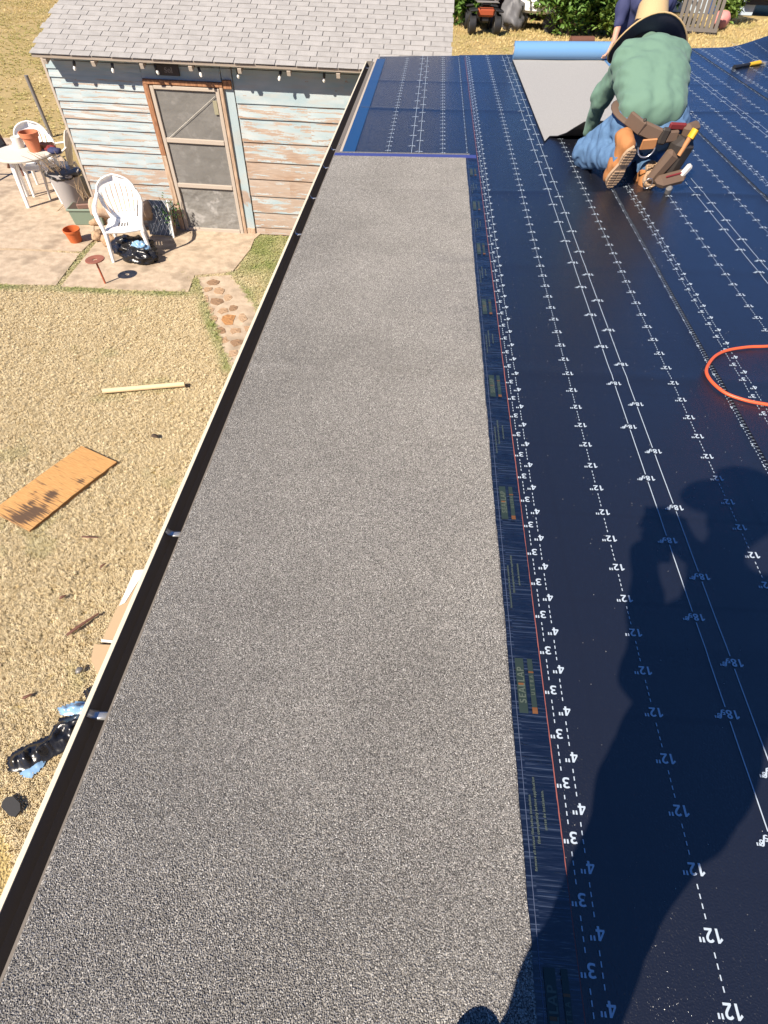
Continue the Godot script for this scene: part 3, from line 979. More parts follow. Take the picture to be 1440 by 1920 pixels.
func make_shed():
	var O := Vector3(-2.3, 0, ZW)
	var t := thing("shed", "weathered shed with flaking light blue boards and grey shingle roof", "shed", at(O))
	var o := Vector3(-2.3, 0, 0)                       # boards are laid out in world x and y
	var xl := -4.92
	var xr := 0.20
	var dep := 3.5
	var b := MB.new()
	b.box(Vector3((xl + xr) * 0.5, 1.04, -dep * 0.5) - o, Vector3(xr - xl - 0.02, 2.06, dep - 0.01))
	obj("wall", b, M.grey_wood, t)
	# left section, boards between the corner and the door
	var yl := []
	for q in [[100, 127], [107, 143], [110, 162], [117, 187], [122, 202], [128, 220], [142, 239], [150, 267], [157, 280], [165, 308], [175, 339], [182, 370], [190, 398]]: yl.append(wp(q[0], q[1]).y)
	yl.insert(0, 2.08)
	yl.append(0.03)
	var var_l := [4, 4, 0, 0, 1, 1, 0, 0, 1, 0, 2, 2, 0, 1, 2]
	for i in yl.size() - 1:
		board(t, xl, -3.69, yl[i + 1], yl[i] + 0.012, var_l[i], o)
	var yr := []
	for q in [[443, 192], [445, 220], [455, 264], [460, 301], [465, 333], [470, 365], [475, 396], [481, 424]]: yr.append(wp(q[0], q[1]).y)
	yr.insert(0, 2.08)
	yr.append(0.02)
	var var_r := [4, 1, 1, 2, 3, 3, 2, 3, 3]
	for i in yr.size() - 1:
		board(t, -2.50, xr, yr[i + 1], yr[i] + 0.012, var_r[i], o)
	# boards over the door, corner post, blue post right of the door
	board(t, -3.685, -2.655, 1.865, 2.08, 4, o, "header_board")
	b = MB.new()
	b.box(Vector3(xl - 0.018, 1.04, -0.02) - o, Vector3(0.035, 2.08, 0.10), Basis(), 0.004)
	obj("corner_post", b, M.grey_wood, t)
	board(t, -2.645, -2.515, 0.10, 2.08, 0, o + Vector3(0, 0, -0.012), "door_post")
	b = MB.new()
	b.box(Vector3(-2.58, 0.05, 0.026) - o, Vector3(0.13, 0.115, 0.045), Basis(), 0.006)
	obj("post_foot", b, M.old_wood, t)
	b = MB.new()
	b.box(Vector3(-2.58, 1.845, 0.036) - o, Vector3(0.11, 0.09, 0.05), Basis(), 0.005)
	obj("post_cap", b, M.rust_wood, t)
	# the screen door
	var d := Node3D.new()
	d.name = "screen_door"
	t.add_child(d)
	d.set_meta("label", "old wooden screen door with three cloudy panels")
	var z := 0.035
	var xa := -3.655
	var xb := -2.665
	for q in [[xa, 1.02, 1.82, 0.07, M.rust_wood], [xa, 0.0, 1.019, 0.07, M.old_wood], [xb, 0.0, 1.82, 0.045, M.old_wood]]:
		b = MB.new()
		b.box(Vector3(q[0], (q[1] + q[2]) * 0.5, z) - o, Vector3(q[3], q[2] - q[1], 0.06), Basis(), 0.006)
		obj("door_jamb", b, q[4], d)
	b = MB.new()
	b.box(Vector3((xa + xb) * 0.5, 1.838, z) - o, Vector3(xb - xa + 0.05, 0.05, 0.07), Basis(), 0.006)
	obj("door_head", b, M.rust_wood, d)
	var y1 := wp(365, 263).y
	var y2 := wp(385, 347).y
	var xi := xa + 0.045
	var xj := xb - 0.03
	for x in [xi + 0.028, xj - 0.025]:
		b = MB.new()
		b.box(Vector3(x, 0.91, z + 0.012) - o, Vector3(0.05, 1.78, 0.036), Basis(), 0.005)
		obj("stile", b, M.grey_wood, d)
	for y in [1.785, y1, y2, 0.045]:
		b = MB.new()
		b.box(Vector3((xi + xj) * 0.5, y, z + 0.0135) - o, Vector3(xj - xi - 0.11, 0.055 if y < 1.7 else 0.04, 0.036), Basis(Vector3.BACK, 0.006 * sin(y * 9)), 0.005)
		obj("rail", b, M.grey_wood, d)
	var ys := [1.765, y1, y2, 0.045]
	for i in 3:
		b = MB.new()
		var w0 := xi + 0.05
		var w1 := xj - 0.05
		b.grid(16, 16, func(u, v): return Vector3(lerpf(w0, w1, u), lerpf(ys[i], ys[i + 1], v), z + 0.004 + (0.016 if i == 2 else 0.005) * big_noise.get_noise_2d(u * 60 + i * 90, v * 60)) - o)
		obj("panel", b, M.screen[i], d)
	b = MB.new()
	b.tube([Vector3(xi + 0.10, y1 + 0.03, z + 0.022) - o, Vector3(xj - 0.07, 1.72, z + 0.022) - o], 0.0025, 6)
	obj("brace_wire", b, M.dirty_white, d)
	b = MB.new()
	b.box(Vector3(xj - 0.085, 1.60, z + 0.024) - o, Vector3(0.055, 0.15, 0.006), Basis(), 0.001)
	obj("patch", b, mat(0.27, 0.25, 0.17, 0.8), d)
	# roof: deck, fascia, shingle tabs
	var ze := 0.28
	var ye := 2.10
	var pt := deg_to_rad(18.4)
	var rxl := wp(52, 92, ZW + ze).x
	var rxr := wp(849, 105, ZW + ze).x
	var sb := Basis(Vector3.RIGHT, pt)                    # x along the eave, -z up the slope
	var run := (dep * 0.5 + ze) / cos(pt)
	var r := Node3D.new()
	r.name = "roof"
	t.add_child(r)
	b = MB.new()
	b.box(Vector3((rxl + rxr) * 0.5, ye, ze) - o + sb * Vector3(0, -0.02, -run * 0.5), Vector3(rxr - rxl - 0.03, 0.03, run), sb)
	var rb := Basis(Vector3.RIGHT, -pt)
	b.box(Vector3((rxl + rxr) * 0.5, ye + run * sin(pt), ze - run * cos(pt)) - o + rb * Vector3(0, -0.02, -run * 0.5), Vector3(rxr - rxl - 0.03, 0.03, run), rb)
	obj("deck", b, M.grey_wood, r)
	var ex := 0.1035
	var tw := 0.2535
	var tabs := []
	for v in 3:
		b = MB.new()
		b.box(Vector3(0, 0, -0.062), Vector3(tw - 0.007 - v * 0.001, 0.0042, 0.124), Basis(Vector3.UP, (v - 1) * 0.004))
		tabs.append(b.mesh())
	var rows := int(run / ex)
	var rest := MB.new()
	for j in rows + 1:
		var off: float = fmod(j * 0.5, 1.0) * tw + 0.006 * sin(j * 7.3)
		var left := rxl + 0.03 * sin(j * 2.1)
		var x := left - tw + off
		var first := true
		while x < rxr:
			var x0 := maxf(x, left)
			var x1 := minf(x + tw, rxr)
			x += tw
			if x1 - x0 < 0.04: continue
			var p := Vector3((x0 + x1) * 0.5, ye, ze + 0.012) - o + sb * Vector3(0, 0.0095 + rng.randf_range(-0.0006, 0.0012), -j * ex + rng.randf_range(-0.003, 0.003))
			var tilt := Basis(Vector3.RIGHT, pt - 0.052)
			if j <= 13:
				var m := MeshInstance3D.new()
				m.mesh = tabs[rng.randi() % 3]
				m.material_override = M.shingle[rng.randi() % 6]
				m.name = "shingle"
				r.add_child(m, true)
				m.transform = Transform3D(tilt * Basis.from_scale(Vector3((x1 - x0) / tw, 1, 1)), p)
			else:
				rest.box(p + tilt * Vector3(0, 0, -0.062), Vector3(x1 - x0 - 0.007, 0.0042, 0.124), tilt)
	var rs := obj("shingle_field", rest, M.shingle[2], r)
	rs.set_meta("kind", "stuff")
	b = MB.new()
	b.box(Vector3((rxl + rxr) * 0.5, ye - 0.022, ze - 0.03) - o, Vector3(rxr - rxl - 0.05, 0.028, 0.02), Basis(), 0.002)
	obj("fascia", b, M.grey_wood, r)
	for k in 9:
		b = MB.new()
		b.box(Vector3(lerpf(rxl + 0.15, rxr - 0.15, k / 8.0), ye - 0.05, ze * 0.5) - o + Vector3(0, 0.02, -0.01), Vector3(0.045, 0.05, ze), sb)
		obj("rafter_tail", b, M.grey_wood, r)
	# plaque over the door
	var pq := thing("door_plaque", "small dark plaque with faint lettering over the shed door", "sign", at(Vector3(-3.33, 1.965, ZW + 0.042)))
	b = MB.new()
	b.box(Vector3.ZERO, Vector3(0.31, 0.115, 0.016), Basis(), 0.003)
	obj("plate", b, mat(0.03, 0.022, 0.022, 0.5), pq)
	var tm := obj("lettering", text_mesh("Sol", 0.05, "Droid Serif"), mat(0.22, 0.20, 0.20, 0.6), pq)
	tm.position = Vector3(0.02, -0.004, 0.0095)
	# string of bulbs under the eave
	var sl := thing("string_lights", "string of small lamps hanging under the shed eave", "string lights", at(Vector3(-2.5, 2.0, ZW + 0.19)))
	var so := Vector3(-2.5, 2.0, ZW + 0.19)
	var path := []
	for q in [[95, 97], [135, 104], [208, 111], [288, 115], [370, 117], [443, 118], [525, 119], [607, 120], [686, 123]]:
		var p := wp(q[0], q[1], ZW + 0.19)
		p.y = minf(p.y, 2.035)
		path.append(p - so)
	b = MB.new()
	b.tube(path, 0.004, 6)
	obj("cord", b, M.black, sl)
	for i in range(1, path.size()):
		b = MB.new()
		var p: Vector3 = path[i]
		var tl := Transform3D(Basis(Vector3.BACK, 0.3 * sin(i * 5.0)) * Basis(Vector3.RIGHT, 0.35 * sin(i * 3.0)), p)
		b.lathe([Vector2(0.001, -0.05), Vector2(0.016, -0.05), Vector2(0.018, -0.012), Vector2(0.010, 0.004), Vector2(0.001, 0.006)], 10, tl)
		var s := obj("socket", b, M.black, sl)
		b = MB.new()
		b.lathe([Vector2(0.001, -0.102), Vector2(0.012, -0.098), Vector2(0.020, -0.080), Vector2(0.016, -0.060), Vector2(0.010, -0.051)], 12, tl)
		obj("bulb", b, mat(0.75, 0.74, 0.70, 0.15), s)

# ---------------------------------------------------------------- patio
func slab(called: String, pts: Array, top: float, m: Material, parent: Node = null) -> MeshInstance3D:
	# pts in world; a flat plate with its upper face at top
	var c := Vector3.ZERO
	for p in pts: c += p
	c /= pts.size()
	var q := PackedVector2Array()
	for p in pts: q.append(Vector2(p.x - c.x, -(p.z - c.z)))
	var b := MB.new()
	b.extrude(q, 0.10, Transform3D(Basis(Vector3.RIGHT, -PI / 2), Vector3(0, -0.10, 0)))
	var o := obj(called, b, m, parent)
	o.position = Vector3(c.x, top, c.z)
	if parent: o.position -= parent.position
	return o
func gpx(a: Array) -> Array:
	var r := []
	for q in a: r.append(gp(q[0], q[1]))
	return r
func make_patio():
	var pt := Node3D.new()
	pt.name = "patio"
	add_child(pt)
	struct(pt, "cracked tan concrete patio in front of the shed", "patio")
	slab("slab", gpx([[-90, 471], [40, 473], [151, 479], [107, 538], [40, 537], [-90, 531]]), 0.030, M.concrete, pt)
	slab("slab", gpx([[-330, 420], [-330, 330], [-60, 262], [70, 262], [120, 300], [178, 400], [177, 454], [155, 475], [40, 470], [-90, 467]]), 0.034, M.concrete, pt)
	var s := [gp(184, 455), Vector3(-5.1, 0, ZW + 0.02), Vector3(-2.44, 0, ZW + 0.02)]
	s += gpx([[477, 452], [470, 470], [437, 512], [366, 519], [354, 550], [250, 547], [116, 540]])
	slab("slab", s, 0.027, M.concrete, pt)
	var pa := Node3D.new()
	pa.name = "garden_path"
	add_child(pa)
	struct(pa, "path of flat stones set in mortar beside the lawn", "path")
	slab("mortar_bed", gpx([[371, 522], [433, 517], [470, 560], [497, 607], [560, 700], [470, 760], [430, 688]]), 0.016, M.concrete, pa)
	var st := [[398, 532, 20, 6], [390, 545, 14, 6], [412, 548, 16, 7], [386, 562, 12, 7], [405, 568, 20, 8], [428, 560, 12, 8], [392, 583, 13, 7], [418, 585, 16, 8], [438, 580, 11, 8], [401, 600, 12, 7], [428, 602, 26, 11], [455, 598, 12, 9], [413, 622, 15, 8], [440, 622, 18, 8], [466, 618, 12, 8], [421, 640, 12, 9], [445, 645, 18, 9], [472, 640, 12, 8], [436, 665, 14, 10], [462, 668, 16, 10], [452, 690, 14, 9], [474, 662, 10, 8]]
	for i in st.size():
		var q: Array = st[i]
		var pts := []
		var n := 7
		for k in n:
			var a: float = TAU * (k + 0.7 * rng.randf()) / n
			var rr := 0.65 + 0.65 * rng.randf()
			pts.append(gp(q[0] + cos(a) * q[2] * 0.68 * rr, q[1] + sin(a) * q[3] * 0.78 * rr))
		slab("flagstone", pts, 0.0185 + rng.randf() * 0.004, M.stone[3] if i == 10 else M.stone[rng.randi() % 3 if i % 4 else 4], pa)

func rise(bx, by, tx, ty) -> float:                       # height of a point straight above a ground point
	var b := gp(bx, by)
	var d := ray(tx, ty)
	return C.y + d.y * Vector2(b.x, b.z).length() / Vector2(d.x, d.z).length()

func make_chair(called: String, label: String, p: Vector3, turn: float, m: Material) -> Node3D:
	# moulded plastic garden chair: dished seat, fan back with slots, arms that run down into the legs
	var t := thing(called, label, "chair", at(p, turn))
	var sh := 0.42
	var b := MB.new()
	for layer in [0.0, -0.012]:
		b.smooth(0)
		for i in 22:
			for j in 12:
				var slot := i in [7, 9, 11, 13] and j in [4, 5, 6, 7]
				if slot: continue
				var q := []
				for c in [[i, j], [i + 1, j], [i + 1, j + 1], [i, j + 1]]:
					var u: float = c[0] / 22.0 * 2 - 1
					var v: float = c[1] / 12.0
					var w := lerpf(0.185, 0.235, v)
					q.append(Vector3(u * w, sh - 0.025 * (1 - u * u) * sin(v * PI) - 0.03 * maxf(0, v - 0.85) / 0.15 + layer - 0.02 * (1 - v), lerpf(-0.20, 0.24, v)))
				if layer == 0.0: b.quad(q[0], q[1], q[2], q[3])
				else: b.quad(q[3], q[2], q[1], q[0])
	b.flat()
	b.tube([Vector3(-0.235, sh - 0.035, 0.235), Vector3(0, sh - 0.045, 0.25), Vector3(0.235, sh - 0.035, 0.235)], 0.016, 6)
	obj("seat", b, m, t)
	b = MB.new()
	var bp = func(s: float, v: float) -> Vector3:
		var half := 0.17 + 0.085 * sin(clampf(v * 1.25, 0, 1) * PI * 0.5)
		if v > 0.55: half *= sqrt(maxf(0.0, 1.0 - pow((v - 0.55) / 0.46, 2.4)))
		return Vector3(s * half, sh - 0.03 + v * 0.50, -0.19 - 0.15 * v + 0.06 * s * s * (0.4 + v * 0.5))
	for layer in [0.0, 1.0]:
		b.smooth(0)
		for i in 60:
			for j in 20:
				var v0 := j / 20.0
				var slot: bool = i % 8 in [5, 6] and i > 4 and i < 55 and v0 > 0.10 and v0 < 0.80 - 0.25 * pow((i - 30) / 30.0, 2)
				if slot: continue
				var q := []
				for c in [[i, j + 1], [i + 1, j + 1], [i + 1, j], [i, j]]:
					q.append(bp.call(c[0] / 30.0 - 1, c[1] / 20.0) + Vector3(0, 0, -0.010 * layer))
				if layer == 0.0: b.quad(q[0], q[1], q[2], q[3])
				else: b.quad(q[3], q[2], q[1], q[0])
	b.flat()
	var rim := []
	for k in 25:
		var a := PI * k / 24.0
		var vv := 0.30 + 0.70 * sin(a)
		var q: Vector3 = bp.call(1.0 if k < 12 else (-1.0 if k > 12 else 0.0), minf(vv, 0.995))
		if absf(q.x) < 0.02: q = bp.call(0.0, 1.0)
		rim.append(q + Vector3(0, 0, -0.006))
	b.tube(rim, 0.013, 6)
	obj("backrest", b, m, t)
	for s in [-1, 1]:
		b = MB.new()
		b.tube([Vector3(s * 0.245, sh + 0.30, -0.27), Vector3(s * 0.285, sh + 0.235, -0.16), Vector3(s * 0.30, sh + 0.215, 0.0), Vector3(s * 0.295, sh + 0.195, 0.14), Vector3(s * 0.275, sh + 0.13, 0.215), Vector3(s * 0.25, sh + 0.02, 0.235), Vector3(s * 0.245, sh - 0.06, 0.24)], [0.013, 0.015, 0.016, 0.016, 0.015, 0.014, 0.013], 8, 1.9, Vector3.UP)
		obj("armrest", b, m, t)
		b = MB.new()
		b.tube([Vector3(s * 0.235, sh - 0.03, 0.225), Vector3(s * 0.25, 0.2, 0.25), Vector3(s * 0.265, 0.0, 0.275)], [0.026, 0.021, 0.016], 8, 1.25, Vector3.BACK)
		obj("leg", b, m, t)
		b = MB.new()
		b.tube([Vector3(s * 0.185, sh - 0.03, -0.19), Vector3(s * 0.205, 0.2, -0.25), Vector3(s * 0.225, 0.0, -0.31)], [0.026, 0.021, 0.016], 8, 1.25, Vector3.BACK)
		obj("leg", b, m, t)
	return t

func blob(c: Vector3, r: Vector3, sd: float, amp: float, freq: float, ridged := false, nu := 40, nv := 24, fl := -1.0) -> MB:
	var b := MB.new()
	var n := fnl(int(sd), freq, 4)
	if ridged: n.fractal_type = FastNoiseLite.FRACTAL_RIDGED
	b.grid(nu, nv, func(u, v):
		var a: float = -u * TAU
		var e: float = (0.5 - v) * PI
		var d := Vector3(cos(a) * cos(e), sin(e), sin(a) * cos(e))
		if u >= 0.9999: d = Vector3(cos(e), sin(e), 0)
		var k := 1.0 + amp * n.get_noise_3d(d.x * 10, d.y * 10, d.z * 10)
		var p: Vector3 = c + d * r * k
		if p.y < fl: p.y = fl
		return p)
	return b

func make_patio_things():
	# the white chair on the patio
	var cp := gp(252, 476)
	make_chair("garden_chair", "white plastic garden chair on the patio with a black bag underneath", Vector3(cp.x, 0.027, cp.z), deg_to_rad(20), M.white)
	# table with chairs round it
	var tc := gp(47, 287, 0.70)
	var t := thing("garden_table", "round white plastic table with terracotta pot on top", "table", at(Vector3(tc.x, 0.034, tc.z), 0.5))
	var b := MB.new()
	b.lathe([Vector2(0.001, 0.665), Vector2(0.40, 0.665), Vector2(0.43, 0.655), Vector2(0.445, 0.655), Vector2(0.45, 0.675), Vector2(0.44, 0.69), Vector2(0.36, 0.686), Vector2(0.001, 0.685)], 36)
	obj("tabletop", b, M.dirty_white, t)
	for k in 4:
		var a := PI / 4 + k * PI / 2
		b = MB.new()
		b.tube([Vector3(cos(a) * 0.30, 0.665, sin(a) * 0.30), Vector3(cos(a) * 0.34, 0.3, sin(a) * 0.34), Vector3(cos(a) * 0.37, 0, sin(a) * 0.37)], [0.034, 0.028, 0.022], 8, 1.4)
		obj("leg", b, M.white, t)
	var c2 := gp(50, 229, 0.91) + Vector3(sin(0.45), 0, cos(0.45)) * 0.34
	make_chair("garden_chair", "white plastic garden chair behind the round table, its back facing the lawn", Vector3(c2.x, 0.034, c2.z), 0.45, M.white)
	var c3 := gp(131, 246, 0.90) + Vector3(-0.33, 0, 0.10)
	make_chair("garden_chair", "white plastic garden chair between round table and shed corner", Vector3(c3.x, 0.034, c3.z), -1.28, M.dirty_white)
	var hp := gp(67, 283, 0.72)
	var pot := thing("flower_pot", "terracotta flower pot standing on the round white table", "flower pot", at(Vector3(hp.x, 0.722, hp.z)))
	b = MB.new()
	b.lathe([Vector2(0.001, 0.0), Vector2(0.085, 0.0), Vector2(0.118, 0.19), Vector2(0.135, 0.192), Vector2(0.142, 0.25), Vector2(0.126, 0.252), Vector2(0.122, 0.20), Vector2(0.115, 0.17), Vector2(0.001, 0.165)], 28)
	obj("shell", b, M.terra, pot)
	b = MB.new()
	b.lathe([Vector2(0.001, 0.172), Vector2(0.05, 0.18), Vector2(0.112, 0.172)], 20)
	obj("soil", b, M.soil, pot)
	var wp2 := gp(38, 276, 0.72)
	b = MB.new()
	b.lathe([Vector2(0.001, 0.0), Vector2(0.07, 0.0), Vector2(0.085, 0.13), Vector2(0.08, 0.14), Vector2(0.001, 0.12)], 20)
	var p2 := obj("white_pot", b, M.dirty_white)
	p2.position = Vector3(wp2.x, 0.722, wp2.z)
	tag(p2, "small white pot beside the terracotta pot on the table", "flower pot")
	# clutter on the table: scraps of cloth and tools
	var k := 0
	for q in [[88, 276, M.leather_tan, "tan glove lying on the round table", 0.09], [97, 282, M.red, "red rag lying on the round table", 0.06], [104, 286, M.navy, "dark blue rag at the edge of the round table", 0.07]]:
		var g := gp(q[0], q[1], 0.73)
		b = blob(Vector3(0, 0.03, 0), Vector3(q[4] * 1.5, 0.045, q[4]), 60 + k, 0.5, 0.12, false, 20, 12, 0.0)
		var o := obj("table_cloth_scrap", b, q[2])
		o.name = ["work_glove", "red_rag", "blue_rag"][k]
		o.position = Vector3(g.x, 0.722, g.z)
		tag(o, q[3], "rag")
		k += 1
	# brown folding chair at the edge
	var fp := gp(20, 335)
	var f := thing("folding_chair", "dark brown wooden folding chair beside the round table", "chair", at(Vector3(fp.x - 0.15, 0.034, fp.z - 0.05), 0.9))
	for s in [-0.25, 0.25]:
		b = MB.new()
		b.tube([Vector3(s, 0.0, 0.28), Vector3(s, 0.45, -0.02), Vector3(s, 0.92, -0.30)], 0.02, 6, 1.4)
		obj("rail", b, M.dark_wood, f)
		b = MB.new()
		b.tube([Vector3(s * 0.9, 0.0, -0.30), Vector3(s * 0.9, 0.46, 0.25)], 0.018, 6, 1.4)
		obj("leg", b, M.dark_wood, f)
	b = MB.new()
	b.grid(6, 12, func(u, v): return Vector3(lerpf(-0.24, 0.24, u), 0.44 + 0.45 * v - 0.03 * sin(u * PI), 0.05 - 0.33 * v - 0.05 * sin(v * PI)))
	obj("back_cloth", b, M.black, f)
	b = MB.new()
	b.grid(6, 8, func(u, v): return Vector3(lerpf(-0.24, 0.24, u), 0.44 - 0.04 * sin(v * PI), lerpf(0.02, 0.26, v)))
	obj("seat_cloth", b, M.black, f)
	# grey bin with a black liner
	var bp := gp(146, 394)
	var bh := rise(146, 394, 117, 325)
	var bt := thing("rubbish_bin", "tall grey plastic bin with black liner and dry stems in front of the table", "bin", at(Vector3(bp.x, 0.034, bp.z)))
	b = MB.new()
	b.lathe([Vector2(0.001, 0.0), Vector2(0.165, 0.0), Vector2(0.17, 0.01), Vector2(0.222, bh - 0.05), Vector2(0.235, bh - 0.045), Vector2(0.235, bh), Vector2(0.215, bh), Vector2(0.20, bh - 0.12), Vector2(0.001, bh - 0.16)], 32)
	obj("body", b, M.bin, bt)
	b = blob(Vector3(0, bh - 0.03, 0), Vector3(0.236, 0.065, 0.236), 5, 0.22, 0.09, true, 48, 20)
	obj("liner", b, M.bag, bt)
	for i in 16:
		b = MB.new()
		var a := rng.randf() * TAU
		var s := Vector3(cos(a) * 0.12 - 0.05, bh - 0.02, sin(a) * 0.12 + 0.03)
		var e := s + Vector3(rng.randf_range(-0.30, 0.12), rng.randf_range(0.08, 0.35), rng.randf_range(-0.1, 0.2))
		b.tube([s, s.lerp(e, 0.5) + Vector3(0.02, 0.05, 0), e], [0.005, 0.004, 0.002], 5)
		obj("dry_stem", b, M.sticks, bt)
	var wire := thing("wire_stake", "thin rusty wire stake leaning in front of the grey bin", "stake", at(gp(95, 408)))
	b = MB.new()
	var w0 := gp(95, 408)
	b.tube([Vector3.ZERO, gp(127, 377, 0.09) - w0, gp(120, 340, 0.45) - w0, gp(92, 288, 0.95) - w0], 0.005, 6)
	obj("rod", b, M.sticks, wire)
	# planters
	var gpos := gp(168, 427)
	var gb := thing("planter_box", "grey green rectangular planter beside the bin", "planter", at(Vector3(gpos.x, 0.03, gpos.z - 0.13), 0.12))
	b = MB.new()
	b.box(Vector3(0, 0.11, 0), Vector3(0.44, 0.22, 0.24), Basis(), 0.012, 1.12, 1.12)
	obj("shell", b, M.green_box, gb)
	b = MB.new()
	b.box(Vector3(0, 0.222, 0), Vector3(0.525, 0.03, 0.30), Basis(), 0.008)
	obj("rim", b, M.green_box, gb)
	b = MB.new()
	b.box(Vector3(0, 0.236, 0), Vector3(0.47, 0.012, 0.245))
	obj("soil", b, M.soil, gb)
	var rp := gp(160, 398, 0.2)
	var br := thing("square_planter", "brown square planter with dry stalks behind the green planter", "planter", at(Vector3(rp.x + 0.05, 0.034, rp.z - 0.12), 0.3))
	b = MB.new()
	b.box(Vector3(0, 0.15, 0), Vector3(0.27, 0.30, 0.27), Basis(), 0.012, 1.2, 1.2)
	obj("shell", b, M.brown_pot, br)
	b = MB.new()
	b.box(Vector3(0, 0.296, 0), Vector3(0.28, 0.02, 0.28))
	obj("soil", b, M.soil, br)
	for i in 14:
		b = MB.new()
		var s := Vector3(rng.randf_range(-0.1, 0.1), 0.3, rng.randf_range(-0.1, 0.1))
		b.tube([s, s + Vector3(rng.randf_range(-0.09, 0.05), 0.14, rng.randf_range(-0.05, 0.08)), s + Vector3(rng.randf_range(-0.18, 0.05), rng.randf_range(0.15, 0.4), rng.randf_range(-0.1, 0.1))], [0.006, 0.004, 0.002], 5)
		obj("dry_stalk", b, M.sticks, br)
	var op := gp(150, 458)
	var ot := thing("flower_pot", "small orange plastic pot on the patio by the green planter", "flower pot", at(Vector3(op.x - 0.05, 0.034, op.z - 0.02)) * Transform3D(Basis(Vector3.RIGHT, 0.06), Vector3.ZERO))
	b = MB.new()
	b.lathe([Vector2(0.001, 0.0), Vector2(0.085, 0.0), Vector2(0.108, 0.15), Vector2(0.118, 0.152), Vector2(0.118, 0.178), Vector2(0.108, 0.178), Vector2(0.085, 0.02), Vector2(0.001, 0.015)], 28)
	obj("shell", b, M.orange_pot, ot)
	b = MB.new()
	b.lathe([Vector2(0.001, 0.05), Vector2(0.089, 0.05)], 20)
	obj("soil", b, M.soil, ot)
	# old log on stones behind the chair
	var la := gp(186, 385, 0.33)
	var lb := gp(292, 388, 0.33)
	var lz := ZW + 0.27
	var lg := thing("log", "rough grey log lying on stones against the shed wall", "log", at(Vector3((la.x + lb.x) * 0.5, 0.36, lz)))
	b = MB.new()
	var half := (lb.x - la.x) * 0.5 + 0.04
	var ln := fnl(9, 0.9, 3)
	b.grid(28, 30, func(u, v):
		var a: float = u * TAU
		var x := lerpf(-half, half, v)
		var rr := 0.125 * (1.0 + 0.22 * ln.get_noise_3d(cos(a) * 3.0, sin(a) * 3.0, x * 9.0)) * (0.2 if v < 0.001 or v > 0.999 else 1.0)
		return Vector3(x, cos(a) * rr, sin(a) * rr))
	obj("trunk", b, M.log_bark, lg)
	var sp := [[178, 428, 0.10, 2], [198, 424, 0.12, 1], [190, 400, 0.10, 4], [212, 410, 0.12, 0], [283, 425, 0.10, 4], [262, 415, 0.11, 1], [188, 452, 0.085, 2], [207, 462, 0.09, 0], [226, 430, 0.10, 1]]
	var slb := ["pale stone stacked under the log end by the planter", "brown stone stacked under the log behind the chair", "dark stone under the log end beside the brown planter", "tan stone under the middle of the log", "dark stone under the log end by the wire panel", "brown stone under the log left of the wire panel", "pale stone on the patio joint in front of the log", "tan stone on the patio next to the chair leg", "brown stone under the log behind the chair seat"]
	for i in sp.size():
		var q: Array = sp[i]
		var g := gp(q[0], q[1])
		var r: float = q[2]
		b = blob(Vector3(0, r * 0.62, 0), Vector3(r * 1.35, r * 0.85, r), 200 + i, 0.55, 0.10, false, 16, 10, 0.0)
		var o := obj("stone", b, M.stone[q[3]])
		o.transform = at(Vector3(g.x, 0.03, g.z - (0.0 if i in [6, 7] else 0.1)), i * 1.3)
		tag(o, slb[i], "stone", "stones about the log")
	# wire panel and plant by the door
	var wpz := ZW + 0.30
	var wc := wp(304, 412, wpz)
	var wpn := thing("wire_fence_piece", "white diamond wire panel leaning on the shed wall beside the door", "wire panel", Transform3D(Basis(Vector3.RIGHT, -0.22), Vector3(wc.x, 0.03, wpz + 0.05)))
	b = MB.new()
	b.tube([Vector3(0.13, 0.0, 0), Vector3(0.13, 0.50, 0)], 0.014, 8)
	obj("post", b, M.white, wpn)
	for i in 6:
		b = MB.new()
		var x := -0.22 + i * 0.07
		b.tube([Vector3(x, 0.02, 0), Vector3(minf(x + 0.27, 0.13), 0.02 + minf(0.27, 0.13 - x) * 1.6, 0)], 0.0025, 5)
		b.flat()
		obj("wire", b, M.white, wpn)
		b = MB.new()
		b.tube([Vector3(x, 0.48, 0), Vector3(minf(x + 0.27, 0.13), 0.48 - minf(0.27, 0.13 - x) * 1.6, 0)], 0.0025, 5)
		obj("wire", b, M.white, wpn)
	b = MB.new()
	b.box(Vector3(-0.06, 0.25, -0.02), Vector3(0.36, 0.46, 0.01))
	obj("backing", b, mat(0.16, 0.19, 0.22, 0.6), wpn)
	leafy("wall_plant", "dark green leafy plant growing between wire panel and shed door", "plant", wp(326, 436, ZW + 0.22), 0.20, 0.55, 260, 0.035, M.plant)
	# black bag under the chair
	var bg := thing("rubbish_bag", "crumpled black and blue plastic bag under the white chair", "bag", at(Vector3(gp(262, 487).x, 0.03, gp(262, 487).z)))
	obj("bag_body", blob(Vector3(-0.10, 0.09, -0.12), Vector3(0.26, 0.12, 0.16), 11, 0.42, 0.09, true, 60, 30, 0.0), M.bag, bg)
	obj("bag_fold", blob(Vector3(0.08, 0.07, 0.10), Vector3(0.20, 0.09, 0.11), 12, 0.5, 0.09, true, 50, 26, 0.0), M.bag, bg)
	obj("bag_lining", blob(Vector3(0.07, 0.14, 0.0), Vector3(0.11, 0.07, 0.08), 13, 0.5, 0.10, true, 40, 20, 0.0), M.bag_blue, bg)
	# rusty stand
	var sg := gp(199, 535)
	var sh := rise(199, 535, 180, 492)
	var sd := thing("round_stand", "rusty round plate on a thin red post standing on the patio", "stand", at(Vector3(sg.x, 0.028, sg.z)) * Transform3D(Basis(Vector3.BACK, 0.04), Vector3.ZERO))
	b = MB.new()
	b.tube([Vector3.ZERO, Vector3(0, sh, 0)], 0.013, 10)
	obj("post", b, M.rust_red, sd)
	b = MB.new()
